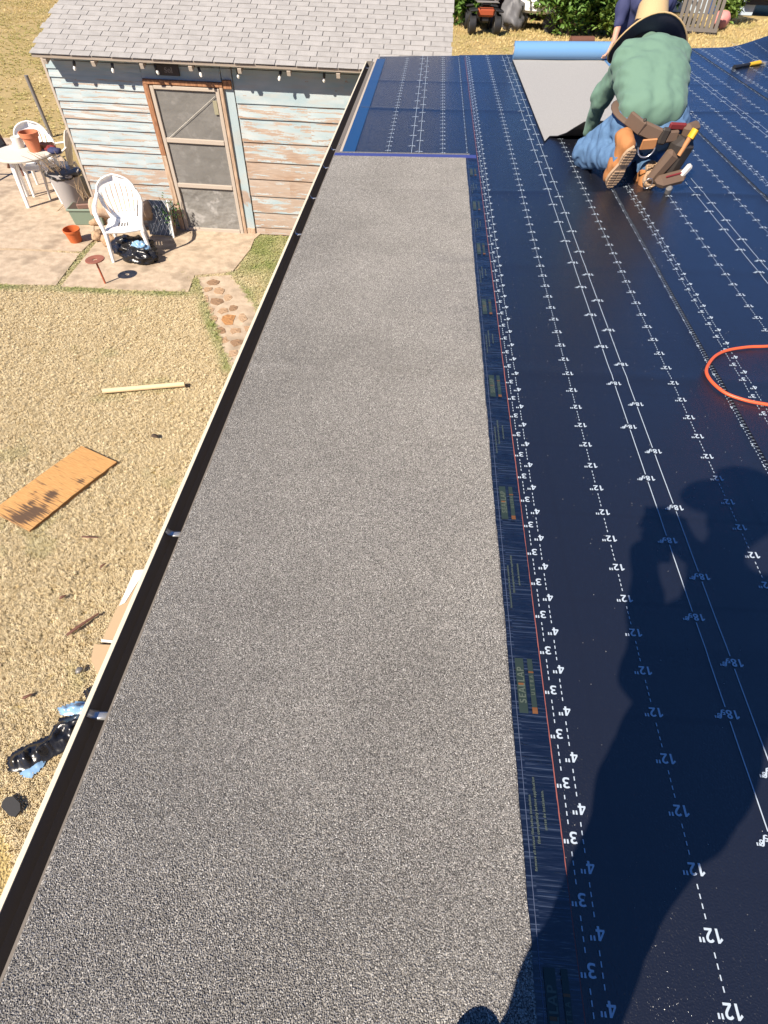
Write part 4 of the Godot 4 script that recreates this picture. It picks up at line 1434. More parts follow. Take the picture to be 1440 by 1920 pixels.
	b.lathe([Vector2(0.028, sh), Vector2(0.118, sh), Vector2(0.122, sh + 0.006), Vector2(0.118, sh + 0.014), Vector2(0.045, sh + 0.014), Vector2(0.028, sh + 0.008), Vector2(0.028, sh)], 32)
	obj("plate", b, M.rust, sd)
	# post on the lawn behind the table
	var pg := gp(97, 257)
	var ph := rise(97, 257, 55, 141)
	b = MB.new()
	b.tube([Vector3.ZERO, Vector3(0, ph, 0)], 0.035, 12)
	var po := obj("fence_post", b, M.grey_metal)
	po.position = pg
	tag(po, "lone grey post standing on the lawn behind the white table", "post")
	po.rotation.z = 0.03

func leafy(called: String, label: String, category: String, p: Vector3, rad: float, h: float, n: int, leaf: float, m: Material, group := "") -> Node3D:
	# stems and many single leaves spread through a rough volume
	var t := thing(called, label, category, at(p), group)
	var b := MB.new()
	var lv := MB.new()
	var nz := fnl(int(p.x * 100), 0.9, 2)
	for i in 7:
		var a := rng.randf() * TAU
		b.tube([Vector3(cos(a) * rad * 0.1, -0.03, sin(a) * rad * 0.1), Vector3(cos(a) * rad * 0.4, h * 0.5, sin(a) * rad * 0.4), Vector3(cos(a) * rad * 0.7, h * 0.85, sin(a) * rad * 0.7)], [h * 0.02, h * 0.014, h * 0.006], 5)
	obj("trunk", b, M.log_bark, t)
	for i in n:
		var d := Vector3(rng.randfn(), rng.randfn(), rng.randfn()).normalized()
		var k := pow(rng.randf(), 0.45)
		k *= 0.8 + 0.5 * nz.get_noise_3d(d.x * 2.2, d.y * 2.2, d.z * 2.2)
		var c := Vector3(d.x * rad * k, h * 0.50 + d.y * h * 0.50 * k, d.z * rad * k)
		var bs := Basis.from_euler(Vector3(rng.randf_range(-1.2, 0.5), rng.randf() * TAU, rng.randf_range(-0.6, 0.6))) * Basis.from_scale(Vector3.ONE * leaf * rng.randf_range(0.6, 1.3))
		var q := [c + bs * Vector3(0, 0, 0), c + bs * Vector3(-0.32, 0.08, 0.5), c + bs * Vector3(0, -0.1, 1.1), c + bs * Vector3(0.32, 0.08, 0.5)]
		lv.tri(q[0], q[1], q[2]); lv.tri(q[0], q[2], q[3])
	obj("crown", lv, m, t)
	return t
# ---------------------------------------------------------------- lawn, litter
func make_yard():
	var bl := MB.new()
	for i in 11:
		var a := i * 2.4 + 0.3
		var l := 0.020 + 0.018 * fmod(i * 0.37, 1.0)
		var lean := 0.5 + 0.9 * fmod(i * 0.61, 1.0)
		var d := Vector3(cos(a), 0, sin(a))
		var s := Vector3(-sin(a), 0, cos(a)) * 0.0022
		var p := d * 0.012 * fmod(i * 0.77, 1.0)
		var m := p + d * l * 0.5 * sin(lean) + Vector3(0, l * 0.55 * cos(lean) + 0.006, 0)
		var e := p + d * l * sin(lean * 1.15) + Vector3(0, l * 0.8 * maxf(0.12, cos(lean * 1.25)), 0)
		bl.quad(m - s * 0.8, m + s * 0.8, p + s, p - s)
		bl.tri(m - s * 0.8, e, m + s * 0.8)
	var tuft := bl.mesh()
	var keep_off := []
	for n in ["patio", "garden_path"]:
		for o in get_node(n).get_children():
			if not (o.name.begins_with("slab") or o.name.begins_with("mortar")): continue
			keep_off.append(o)
	var polys := []
	polys.append(to_xz(gpx([[-90, 471], [40, 473], [151, 479], [107, 538], [40, 537], [-90, 531]])))
	polys.append(to_xz(gpx([[-330, 420], [-330, 330], [-60, 262], [70, 262], [120, 300], [178, 400], [177, 454], [155, 475], [40, 470], [-90, 467]])))
	polys.append(to_xz([gp(184, 455), Vector3(-5.1, 0, ZW + 0.02), Vector3(-2.44, 0, ZW + 0.02)] + gpx([[477, 452], [470, 470], [437, 512], [366, 519], [354, 550], [250, 547], [116, 540]])))
	polys.append(to_xz(gpx([[371, 522], [433, 517], [470, 560], [497, 607], [560, 700], [470, 760], [430, 688]])))
	var edge_pts := []
	for k in 30: edge_pts.append(gp(lerpf(-20, 354, k / 29.0), lerpf(537, 552, k / 29.0)))
	for k in 24: edge_pts.append(gp(lerpf(368, 432, k / 23.0), lerpf(528, 690, k / 23.0)))
	for k in 12: edge_pts.append(gp(lerpf(435, 500, k / 11.0), lerpf(514, 612, k / 11.0)))
	for k in 8: edge_pts.append(gp(lerpf(105, 170, k / 7.0), lerpf(538, 462, k / 7.0)))
	for k in 6: edge_pts.append(gp(lerpf(345, 366, k / 5.0), lerpf(512, 545, k / 5.0)))
	var xf := []
	var co := []
	var gn := fnl(501, 0.35, 3)
	var n := 0
	while n < 190000:
		n += 1
		var p := Vector3(rng.randf_range(-7.4, -0.75), 0, rng.randf_range(-8.3, 0.9))
		if p.z < -6.9 and p.x < -5.2: continue
		if p.x < -1.0 - 0.80 * (0.9 - p.z) * 1.15: continue            # left of what the eave overlooks
		var dn := 9.0
		for e in edge_pts: dn = minf(dn, Vector2(p.x - e.x, p.z - e.z).length_squared())
		dn = sqrt(dn)
		var inside := false
		for q in polys:
			if Geometry2D.is_point_in_polygon(Vector2(p.x, p.z), q): inside = true
		if inside and not (dn < 0.035 and rng.randf() < 0.55): continue
		var g := gn.get_noise_2d(p.x * 3, p.z * 3)
		var v := rng.randf()
		var c := Color(0.54, 0.43, 0.245).lerp(Color(0.73, 0.63, 0.425), v).lerp(Color(0.33, 0.225, 0.085), maxf(0, rng.randf() - 0.78) * 2.0)
		var patch := clampf(g * 1.6 - 0.6, 0, 0.22)
		if p.x > -2.5 and p.z < -5.6: patch = clampf(patch + 0.38 + 0.5 * g + 0.3 * smoothstep(-6.4, -8.0, p.z), 0, 0.9)
		patch = maxf(patch, smoothstep(0.16, 0.02, dn) * (0.55 + 0.7 * g + 0.25 * rng.randf()))
		c = c.lerp(Color(0.115, 0.20, 0.035).lerp(Color(0.25, 0.29, 0.07), rng.randf()), clampf(patch, 0, 1) * (0.75 + 0.25 * rng.randf()))
		var sc := rng.randf_range(0.75, 1.35) * (1.25 if dn < 0.07 else 1.0)
		xf.append(Transform3D(Basis(Vector3.UP, rng.randf() * TAU) * Basis.from_scale(Vector3(sc, sc * rng.randf_range(0.6, 1.2), sc)), p))
		co.append(c)
	scatter("lawn_grass", tuft, xf, co, "short dry golden grass of the lawn below the eave", "grass")
	# rougher grass further off
	xf = []; co = []
	for k in 60000:
		var p := Vector3(rng.randf_range(-24, 22), 0, rng.randf_range(-33, -8.6))
		if p.x > -5.3 and p.x < 0.6 and p.z > -12.4: continue
		if p.x < -5.1 and p.z > -11.9 and p.x > -9.5: continue
		if absf(p.x) > 3 + absf(p.z) * 0.75: continue
		var g := gn.get_noise_2d(p.x, p.z)
		var tall := smoothstep(-21.5, -25.5, p.z) * (1.0 if p.x > 0 else 0.3)
		var c := Color(0.46, 0.34, 0.14).lerp(Color(0.68, 0.55, 0.28), rng.randf())
		c = c.lerp(Color(0.30, 0.30, 0.09), clampf(g * 1.2 + 0.12 + (0.25 if p.x < -5 and p.z < -14 else 0.0), 0, 0.7))
		var sc := rng.randf_range(1.3, 2.4)
		xf.append(Transform3D(Basis(Vector3.UP, rng.randf() * TAU) * Basis.from_scale(Vector3(sc, sc * (0.8 + 1.6 * tall * rng.randf()), sc)), p))
		co.append(c)
	scatter("field_grass", tuft, xf, co, "rough dry grass of the yard behind shed and house", "grass")
	make_litter()

func to_xz(a: Array) -> PackedVector2Array:
	var r := PackedVector2Array()
	for p in a: r.append(Vector2(p.x, p.z))
	return r
func scatter(called: String, m: Mesh, xf: Array, co: Array, label: String, cat: String):
	var mm := MultiMesh.new()
	mm.transform_format = MultiMesh.TRANSFORM_3D
	mm.use_colors = true
	mm.mesh = m
	mm.instance_count = xf.size()
	for i in xf.size():
		mm.set_instance_transform(i, xf[i])
		mm.set_instance_color(i, co[i])
	var o := MultiMeshInstance3D.new()
	o.multimesh = mm
	o.material_override = M.blade
	o.name = called
	add_child(o)
	tag(o, label, cat, "", "stuff")

func plate(b: MB, pts: Array, y0: float, th: float):
	# an irregular flat piece lying at y0, corner points in world order round its outline
	var c := Vector3.ZERO
	for p in pts: c += p
	c /= pts.size()
	var q := PackedVector2Array()
	for p in pts: q.append(Vector2(p.x, -p.z))
	b.extrude(q, th, Transform3D(Basis(Vector3.RIGHT, -PI / 2), Vector3(0, y0, 0)))

func make_litter():
	# plywood
	var A := gp(156, 842); var B := gp(222, 872); var D := gp(-10, 964)
	var Cc := B + D - A
	var org := (A + Cc) * 0.5
	var t := thing("plywood_panel", "orange brown plywood offcut with dark rot stains lying on the lawn", "plywood", at(org))
	var b := MB.new()
	var y := Vector3(0, 0.042, 0)
	b.grid(24, 10, func(u, v):
		var p := A.lerp(D, u).lerp(B.lerp(Cc, u), v) - org
		if v > 0.99: p += (B - A).normalized() * 0.008 * big_noise.get_noise_2d(u * 900, 4)
		return p + y + Vector3(0, 0.008 * sin(u * 3.0), 0))
	obj("face", b, M.ply, t)
	b = MB.new()
	for e in [[A, B], [B, Cc], [Cc, D], [D, A]]:
		for i in 8:
			var p: Vector3 = e[0].lerp(e[1], i / 8.0) - org
			var q: Vector3 = e[0].lerp(e[1], (i + 1) / 8.0) - org
			b.poly([p + y, q + y, q + y * 0.55, p + y * 0.55], Vector3.ZERO)
	obj("edge", b, M.ply_edge, t)
	# cardboard tube
	var ta := gp(197, 741); var tb := gp(349, 728)
	var cb := thing("cardboard_tube", "long pale cardboard tube lying on the dry lawn", "tube", at((ta + tb) * 0.5 + Vector3(0, 0.055, 0)))
	var d := (tb - ta) * 0.5
	var fr := Basis(d.normalized().cross(Vector3.UP).normalized(), d.normalized(), Vector3.ZERO)
	fr.z = fr.x.cross(fr.y)
	b = MB.new()
	var L := d.length()
	b.lathe([Vector2(0.023, -L), Vector2(0.027, -L), Vector2(0.027, L), Vector2(0.023, L), Vector2(0.023, -L)], 18, Transform3D(fr, Vector3.ZERO))
	obj("tube_wall", b, M.tube, cb)
	# black shingle scrap
	var pts := gpx([[12, 1506], [20, 1497], [32, 1496], [45, 1509], [46, 1522], [36, 1535], [26, 1532], [10, 1516]])
	b = MB.new()
	var c0: Vector3 = gp(28, 1515)
	for i in pts.size(): pts[i] = pts[i] - c0
	plate(b, pts, 0.035, 0.012)
	var o := obj("shingle_scrap", b, mat(0.035, 0.035, 0.037, 0.9))
	o.position = c0
	tag(o, "black torn scrap of roofing lying alone on the lawn", "roofing scrap")
	# plastic film: black twisted sheet with pale blue lining
	var f0 := gp(95, 1390)
	var fl := thing("plastic_wrap", "crumpled black plastic wrap with pale blue lining on the lawn under the gutter", "plastic wrap", at(f0))
	crumple(fl, "black_film", gpx([[18, 1425], [35, 1408], [95, 1382], [115, 1350], [160, 1338], [215, 1335], [205, 1375], [150, 1392], [108, 1420], [60, 1448], [20, 1450]]), f0, 0.07, 21, M.bag)
	crumple(fl, "blue_flap", gpx([[40, 1450], [70, 1430], [95, 1415], [85, 1440], [62, 1462], [48, 1460]]), f0, 0.05, 22, M.bag_blue)
	crumple(fl, "blue_flap", gpx([[112, 1330], [150, 1318], [185, 1322], [180, 1342], [120, 1345]]), f0, 0.09, 23, M.bag_blue)
	crumple(fl, "black_film", gpx([[160, 1300], [178, 1288], [200, 1290], [190, 1325], [168, 1322]]), f0, 0.10, 24, M.bag)
	# cardboard under the eave
	var c1 := gp(240, 1150)
	var cd := thing("cardboard_sheet", "flattened cardboard box with white taped edges lying under the gutter", "cardboard", at(c1))
	for q in [["panel", [[264, 1080], [360, 1100], [270, 1213], [197, 1209], [228, 1140]], 0.050, 0.012, M.cardboard], ["flap", [[182, 1214], [262, 1217], [230, 1290], [188, 1268], [176, 1243]], 0.044, 0.010, M.cardboard], ["tape", [[258, 1078], [278, 1076], [240, 1138], [229, 1144]], 0.063, 0.003, M.paper_white], ["tape", [[196, 1206], [232, 1210], [232, 1214], [197, 1211]], 0.0635, 0.003, M.paper_white]]:
		b = MB.new()
		var pp := gpx(q[1])
		for i in pp.size(): pp[i] = pp[i] - c1
		plate(b, pp, q[2], q[3])
		obj(q[0], b, q[4], cd)
	# sticks and bits
	var bits := [[130, 1196, 190, 1155, 0.008, "dark brown stick lying on the lawn left of the cardboard", M.dark_wood], [118, 1127, 128, 1122, 0.008, "short dark twig on the lawn above the brown stick", M.dark_wood], [50, 1313, 66, 1306, 0.007, "short dark twig on the lawn near the plastic wrap", M.dark_wood], [152, 1262, 160, 1258, 0.016, "small grey chip on the lawn beside the cardboard", M.grey_metal], [158, 1012, 188, 1014, 0.005, "thin dark twig on the lawn below the plywood", M.dark_wood], [290, 822, 298, 826, 0.014, "dark clod on the lawn between tube and plywood", M.soil], [193, 1070, 202, 1062, 0.006, "short brown twig on the lawn by the gutter", M.dark_wood]]
	for q in bits:
		var p := gp(q[0], q[1]); var r := gp(q[2], q[3])
		b = MB.new()
		var m := (p + r) * 0.5
		b.tube([p - m, (p - m).lerp(r - m, 0.4) + Vector3(0, 0.012, 0.01), r - m], [q[4], q[4] * 1.2, q[4] * 0.6], 6, 1.5)
		var k := obj("twig" if "twig" in q[5] else ("stick" if "stick" in q[5] else ("chip" if "chip" in q[5] else "clod")), b, q[6])
		k.position = m + Vector3(0, 0.045, 0)
		tag(k, q[5], "twig" if "twig" in q[5] or "stick" in q[5] else "debris")

func crumple(t: Node3D, called: String, pts: Array, org: Vector3, h: float, sd: int, m: Material):
	# thin film lying in folds inside an outline
	var poly := to_xz(pts)
	var lo := Vector2.INF
	var hi := -Vector2.INF
	for p in poly: lo = lo.min(p); hi = hi.max(p)
	var n := fnl(sd, 7.0, 3)
	n.fractal_type = FastNoiseLite.FRACTAL_RIDGED
	var step := 0.012
	var b := MB.new()
	b.smooth(0)
	var hh = func(p: Vector2) -> Vector3:
		var e := 9.0
		for i in poly.size(): e = minf(e, p.distance_to(Geometry2D.get_closest_point_to_segment(p, poly[i], poly[(i + 1) % poly.size()])))
		return Vector3(p.x - org.x, 0.030 + h * smoothstep(0.0, 0.07, e) * (0.55 + 0.55 * n.get_noise_2d(p.x, p.y)), p.y - org.z)
	var x := lo.x
	while x < hi.x:
		var z := lo.y
		while z < hi.y:
			if Geometry2D.is_point_in_polygon(Vector2(x + step * 0.5, z + step * 0.5), poly):
				b.quad(hh.call(Vector2(x, z)), hh.call(Vector2(x + step, z)), hh.call(Vector2(x + step, z + step)), hh.call(Vector2(x, z + step)))
			z += step
		x += step
	obj(called, b, m, t)

# ---------------------------------------------------------------- things lying on the roof
func make_roof_things():
	# the sheet being laid and its roll
	var x0 := 0.567
	var w := 1.0
	var t := thing("new_roll", "new pale grey sheet half unrolled from a blue backed roll", "roofing roll", RT)
	var ez = func(u): return -4.60 + 0.02 * u
	var face = func(u: float, v: float) -> Vector3:
		# v from the roll (0) to the near end (1), where the sheet curls up towards the hand
		var L := 2.80
		var s := v * L
		var curl := smoothstep(0.0, 0.28, u) * (0.10 if u < 0.9 else 0.06)
		var x := x0 + w * u
		var c0 := L - 0.16
		if s < c0 or curl < 0.001: return Vector3(x, 0.017 + 0.0015 * sin(u * 9 + s * 2), -7.40 + s)
		var r := 0.16
		var a := (s - c0) / r * (curl / 0.10) * 1.35
		return Vector3(x, 0.017 + r * (1 - cos(a)), -7.40 + c0 + r * sin(a) + (s - c0) * (1.0 - curl / 0.10) * 0.15)
	var b := MB.new()
	b.grid(20, 90, func(u, v): return face.call(u, v))
	obj("granule_face", b, M.new_sheet_face, t)
	b = MB.new()
	b.grid(20, 90, func(u, v): return face.call(1.0 - u, v) + Vector3(0, -0.0035, 0.0012))
	b.flat()
	for i in 20:
		var p: Vector3 = face.call(i / 20.0, 1.0)
		var q: Vector3 = face.call((i + 1) / 20.0, 1.0)
		b.poly([p, q, q + Vector3(0, -0.0035, 0.0012), p + Vector3(0, -0.0035, 0.0012)], (p + q) * 0.5 + Vector3(0, 0, -1))
	obj("backing", b, M.film_under, t)
	b = MB.new()
	var rc := Vector3(x0, 0.088, -7.40)
	var ax := Transform3D(Basis(Vector3(0, 1, 0), Vector3(1, 0, 0), Vector3(0, 0, -1)), rc)
	b.lathe([Vector2(0.034, 0.0), Vector2(0.070, 0.0), Vector2(0.0755, 0.002), Vector2(0.0755, 0.998), Vector2(0.070, 1.0), Vector2(0.034, 1.0)], 40, ax)
	var rl_ := obj("roll_film", b, M.release, t)
	rl_.set_meta("label", "blue release film on the outside of the roll")
	b = MB.new()
	b.lathe([Vector2(0.020, -0.004), Vector2(0.034, -0.004), Vector2(0.034, 1.004), Vector2(0.020, 1.004), Vector2(0.020, -0.004)], 24, ax)
	obj("core_tube", b, M.cardboard, t)
	b = MB.new()
	b.box(Vector3(x0 + w * 0.985, 0.021, -6.9), Vector3(0.06, 0.002, 0.95))
	obj("side_film", b, M.release, t)
	# orange hose: a loop that lies on the sheets and runs off to the right
	var hp := []
	for q in [[1500, 645], [1440, 649], [1400, 650], [1365, 656], [1341, 668], [1327, 685], [1326, 700], [1338, 719], [1362, 737], [1400, 750], [1440, 758], [1500, 768]]: hp.append(rl(q[0], q[1], 0.02))
	hp.push_front(hp[0] + Vector3(0.35, 0, 0.12)); hp.append(hp[-1] + Vector3(0.4, 0, -0.02))
	hp.push_front(hp[0] + Vector3(0.5, 0, 0.5)); hp.append(hp[-1] + Vector3(0.9, 0, 0.5))
	var cv := []
	for i in range(1, hp.size() - 2):
		for k in 8: cv.append(hp[i].cubic_interpolate(hp[i + 1], hp[i - 1], hp[i + 2], k / 8.0))
	for i in cv.size(): cv[i] += Vector3(0.0012 * sin(i * 0.31), 0.0185 - cv[i].y, 0.0012 * cos(i * 0.23))
	b = MB.new()
	b.tube(cv, 0.0062, 10)
	var h := obj("air_hose", b, M.hose)
	h.transform = RT
	tag(h, "orange air hose curving across the dark blue sheets", "hose")
	# hammer
	var ha := rl(1376, 127, 0.02); var hb := rl(1432, 117, 0.02)
	ha.y = 0.024 + lift(ha.x, ha.z); hb.y = 0.024 + lift(hb.x, hb.z)
	var hm := thing("hammer", "hammer with black grip and yellow shaft lying on the far sheets", "hammer", RT * Transform3D(Basis(), (ha + hb) * 0.5))
	var mid := (ha + hb) * 0.5
	var dd := hb - ha
	b = MB.new()
	b.tube([ha - mid, ha - mid + dd * 0.25, ha - mid + dd * 0.50], [0.019, 0.015, 0.016], 10)
	obj("grip", b, M.black, hm)
	b = MB.new()
	b.tube([ha - mid + dd * 0.50, ha - mid + dd * 0.84], [0.016, 0.020], 10, 1.3)
	obj("shaft", b, M.yellow, hm)
	b = MB.new()
	var pr := dd.normalized().cross(Vector3.UP)
	b.tube([hb - mid - dd * 0.12 - pr * 0.07, hb - mid - dd * 0.10 - pr * 0.03, hb - mid - dd * 0.10 + pr * 0.03, hb - mid - dd * 0.10 + pr * 0.065], [0.007, 0.015, 0.016, 0.018], 10)
	obj("head", b, M.steel, hm)
# ---------------------------------------------------------------- people
func hand_bones(wr: Vector3, dir: Vector3, nrm: Vector3, curl: float, side: float) -> Array:
	# wr wrist, dir along the fingers, nrm out of the back of the hand, side the thumb side
	dir = dir.normalized()
	var acr := dir.cross(nrm).normalized() * side
	nrm = acr.cross(dir).normalized() * side
	var r := []
	for i in 4:
		var o := (i - 1.5) * 0.021
		var k := wr + dir * 0.088 + acr * o
		r.append([wr + dir * 0.015 + acr * o * 0.7, k, 0.016, 0.012])
		var l: float = [0.040, 0.047, 0.045, 0.034][i]
		var a := curl * 0.7
		var d1 := dir * cos(a) - nrm * sin(a)
		var p1 := k + d1 * l
		var d2 := dir * cos(a + curl) - nrm * sin(a + curl)
		var p2 := p1 + d2 * l * 0.75
		r.append([k, p1, 0.0105, 0.0092]); r.append([p1, p2, 0.0092, 0.0075])
	var tb := wr + dir * 0.03 - acr * 0.028
	var t1 := tb + (dir * 0.7 - acr * 0.75 - nrm * 0.35).normalized() * 0.042
	var t2 := t1 + (dir * 0.9 - acr * 0.15 - nrm * 0.6 * curl).normalized() * 0.034
	r.append([tb, t1, 0.016, 0.0115]); r.append([t1, t2, 0.0115, 0.009])
	return r

func make_hat(t: Node3D, c: Vector3, bs: Basis, rb: float, rc: float, hc: float, top: Material, under: Material, droop := 0.9):
	# crown and a brim whose sides droop; the underside lined dark
	var f = func(a: float, r: float) -> Vector3:
		var p := Vector3(cos(a) * r, 0, sin(a) * r)
		var k := (r - rc) / (rb - rc)
		p.y = -droop * k * p.x * p.x * 2.0 + 0.015 * k * k
		return p
	var b := MB.new()
	b.grid(40, 6, func(u, v): return c + bs * (f.call(-u * TAU, lerpf(rc, rb, v)) + Vector3(0, 0.004, 0)))
	b.lathe([Vector2(rc + 0.002, 0.0), Vector2(rc * 0.98, hc * 0.5), Vector2(rc * 0.86, hc * 0.88), Vector2(rc * 0.6, hc), Vector2(rc * 0.3, hc * 0.97), Vector2(0.001, hc * 0.94)], 28, Transform3D(bs, c))
	var rim := []
	for k in 41: rim.append(c + bs * (f.call(TAU * k / 40.0, rb) + Vector3(0, 0.001, 0)))
	b.tube(rim, 0.005, 6)
	obj("hat", b, top, t)
	b = MB.new()
	b.grid(40, 6, func(u, v): return c + bs * (f.call(u * TAU, lerpf(rc, rb - 0.004, v)) + Vector3(0, -0.002, 0)))
	obj("hat_lining", b, under, t)

func head_bones(c: Vector3, fwd: Vector3, up: Vector3) -> Array:
	# skull, jaw, nose, ears
	var sd := fwd.cross(up).normalized()
	var r := [[c + up * 0.03 - fwd * 0.015, c + up * 0.025 + fwd * 0.02, 0.088, 0.082], [c - up * 0.02 + fwd * 0.03, c - up * 0.085 + fwd * 0.055, 0.066, 0.042], [c + fwd * 0.095 + up * 0.015, c + fwd * 0.112 - up * 0.02, 0.010, 0.015]]
	for s in [-1, 1]: r.append([c + sd * s * 0.083 + up * 0.015, c + sd * s * 0.086 - up * 0.025, 0.016, 0.013])
	r.append([c + fwd * 0.088 - up * 0.048 - sd * 0.022, c + fwd * 0.088 - up * 0.048 + sd * 0.022, 0.011, 0.011])
	return r
func face_parts(t: Node3D, c: Vector3, fwd: Vector3, up: Vector3):
	var sd := fwd.cross(up).normalized()
	for s in [-1, 1]:
		obj("eye", blob(c + fwd * 0.088 + up * 0.012 + sd * s * 0.032, Vector3.ONE * 0.012, 3, 0.0, 0.1, false, 12, 8), mat(0.75, 0.73, 0.7, 0.2), t)

func make_people():
	make_worker()
	make_helper()
	make_photographer()

func make_worker():
	var O := Vector3(1.0, 0, -3.9)
	var t := thing("person", "worker in green shirt, jeans and straw hat kneeling to lay the sheet", "person", RT * Transform3D(Basis(), O))
	var P = func(x, y, z): return Vector3(x, y, z) - O
	var pel: Vector3 = P.call(1.03, 0.345, -3.90)
	var hl: Vector3 = P.call(0.935, 0.30, -3.88)
	var hr: Vector3 = P.call(1.125, 0.29, -3.88)
	var kl: Vector3 = P.call(0.765, 0.085, -4.10)
	var kr: Vector3 = P.call(1.20, 0.085, -4.22)
	var al: Vector3 = P.call(0.872, 0.165, -3.735)
	var ar: Vector3 = P.call(1.10, 0.085, -3.86)
	var sl: Vector3 = P.call(0.875, 0.545, -4.15)
	var sr: Vector3 = P.call(1.155, 0.55, -4.17)
	var el: Vector3 = P.call(0.830, 0.335, -4.34)
	var er: Vector3 = P.call(1.205, 0.35, -4.40)
	var wl: Vector3 = P.call(0.848, 0.105, -4.52)
	var wr: Vector3 = P.call(1.15, 0.12, -4.60)
	var hd: Vector3 = P.call(1.02, 0.595, -4.42)
	var fw := Vector3(0, -0.80, -0.60).normalized()
	var up := Vector3(0, 0.60, -0.80).normalized()
	var bones := [[pel, P.call(1.03, 0.47, -4.08), 0.13, 0.14], [P.call(1.03, 0.47, -4.08), P.call(1.02, 0.53, -4.2), 0.14, 0.11], [P.call(1.02, 0.54, -4.22), hd, 0.055, 0.055], [hl, kl, 0.085, 0.06], [hr, kr, 0.085, 0.06], [kl, al, 0.055, 0.04], [kr, ar, 0.055, 0.04], [sl, el, 0.045, 0.038], [sr, er, 0.045, 0.038], [el, wl, 0.036, 0.024], [er, wr, 0.036, 0.024]]
	obj("body", body(bones + head_bones(hd, fw, up), 0.014, 0.03), M.skin, t)
	obj("hand", body(hand_bones(wl, P.call(0.862, 0.05, -4.60) - wl, Vector3(-0.75, 0.5, 0.4), 0.75, 1.0), 0.0055, 0.008), M.skin, t)
	obj("hand", body(hand_bones(wr, P.call(1.13, 0.06, -4.70) - wr, Vector3(0.3, 0.9, 0.3), 0.75, -1.0), 0.0055, 0.008), M.skin, t)
	# shirt: broad back that hangs over the belt, long sleeves
	var sh := []
	for s in [-1.0, 1.0]:
		sh.append([P.call(1.015 + s * 0.092, 0.385, -3.855), P.call(1.015 + s * 0.088, 0.475, -4.03), 0.094, 0.108])
		sh.append([P.call(1.015 + s * 0.088, 0.475, -4.03), P.call(1.015 + s * 0.090, 0.525, -4.15), 0.108, 0.100])
	sh.append([P.call(1.035, 0.385, -3.86), P.call(1.03, 0.545, -4.14), 0.115, 0.118])
	sh.append([sl, sr, 0.078, 0.078])
	sh.append([P.call(1.025, 0.56, -4.22), P.call(1.02, 0.585, -4.30), 0.085, 0.066])
	sh.append([sl + Vector3(0.01, 0, 0), el, 0.070, 0.056]); sh.append([el, wl, 0.056, 0.040])
	sh.append([sr - Vector3(0.01, 0, 0), er, 0.070, 0.056]); sh.append([er, wr, 0.056, 0.040])
	var folds = func(p: Vector3) -> float:
		# hanging folds above the hem, creases that fan from the armpits, rings at the elbows
		var q := p + O
		var hem := smoothstep(-4.06, -3.80, q.z)
		var h := 0.0034 * hem * sin(q.x * 62.0 + 2.5 * sin(q.z * 11.0) + 3.0 * q.y)
		var arm := smoothstep(0.90, 0.82, q.x) + smoothstep(1.16, 1.22, q.x)
		h += 0.0034 * arm * sin(q.y * 85.0 - q.z * 50.0 + 2.0 * sin(q.x * 30.0))
		h += 0.0022 * smoothstep(0.16, 0.04, absf(q.z + 4.08)) * sin((absf(q.x - 1.02) * 1.0 + q.z * 1.5) * 52.0)
		return h
	obj("shirt", body(sh, 0.0085, 0.055, 0.006, 13.0, 0.0, folds), M.shirt, t)
	var jn := [[hl, hr, 0.125, 0.125], [pel + Vector3(-0.07, 0, 0), pel + Vector3(0.07, 0, 0), 0.118, 0.118], [hl, kl, 0.115, 0.082], [hr, kr, 0.115, 0.082], [kl, al + Vector3(0.004, 0.006, 0.018), 0.080, 0.062], [kr, ar, 0.080, 0.062]]
	obj("jeans", body(jn, 0.0095, 0.03, 0.020, 14.0), M.jeans, t)
	b_boot(t, P.call(0.846, 0.012, -3.715), P.call(0.895, 0.262, -3.615), Vector3(0.30, -0.02, 0.95))
	b_boot(t, P.call(1.10, 0.012, -3.70), P.call(1.10, 0.12, -3.83), Vector3(0.1, 0.75, 0.65))
	var hb := Basis(Vector3(1, 0, 0), up, Vector3(1, 0, 0).cross(up)).orthonormalized()
	var tilt := Basis(Vector3.RIGHT, -0.72) * Basis(Vector3.BACK, -0.05)
	make_hat(t, P.call(1.040, 0.585, -4.40), tilt, 0.222, 0.098, 0.24, M.straw, M.hat_cloth, 0.75)
	obj("hair", body([[hd - fw * 0.03, hd + up * 0.06 - fw * 0.01, 0.088, 0.085]], 0.014, 0.02), M.hair, t)
	# tool belt
	var tb := thing("tool_belt", "worn brown leather tool belt with pouches on the kneeling worker", "tool belt", RT * Transform3D(Basis(), O))
	var b := MB.new()
	var belt := []
	for k in 29:
		var a := TAU * k / 28.0
		belt.append(P.call(1.03 + cos(a) * 0.212, 0.335 - 0.035 * cos(a) + 0.04 * -sin(a), -3.885 + sin(a) * 0.155))
	b.tube(belt, 0.006, 8, 5.5, Vector3(0, 0.2, 1))
	obj("belt_strap", b, M.leather, tb)
	var pouch = func(called: String, c: Vector3, s: Vector3, turn: Vector3, m: Material, tp := 0.75):
		b = MB.new()
		b.box(c, s, Basis.from_euler(turn), minf(s.x, minf(s.y, s.z)) * 0.35, 1.0 / tp, 1.0 / tp)
		return obj(called, b, m, tb)
	pouch.call("back_pad", P.call(0.905, 0.335, -3.735), Vector3(0.11, 0.075, 0.022), Vector3(0.1, -0.55, -0.42), M.leather, 0.98)
	pouch.call("back_pad", P.call(1.0, 0.300, -3.712), Vector3(0.12, 0.075, 0.026), Vector3(0.1, -0.2, -0.30), M.leather, 0.98)
	pouch.call("keeper", P.call(1.075, 0.285, -3.700), Vector3(0.05, 0.085, 0.03), Vector3(0.1, 0.0, -0.1), M.leather_dark, 0.98)
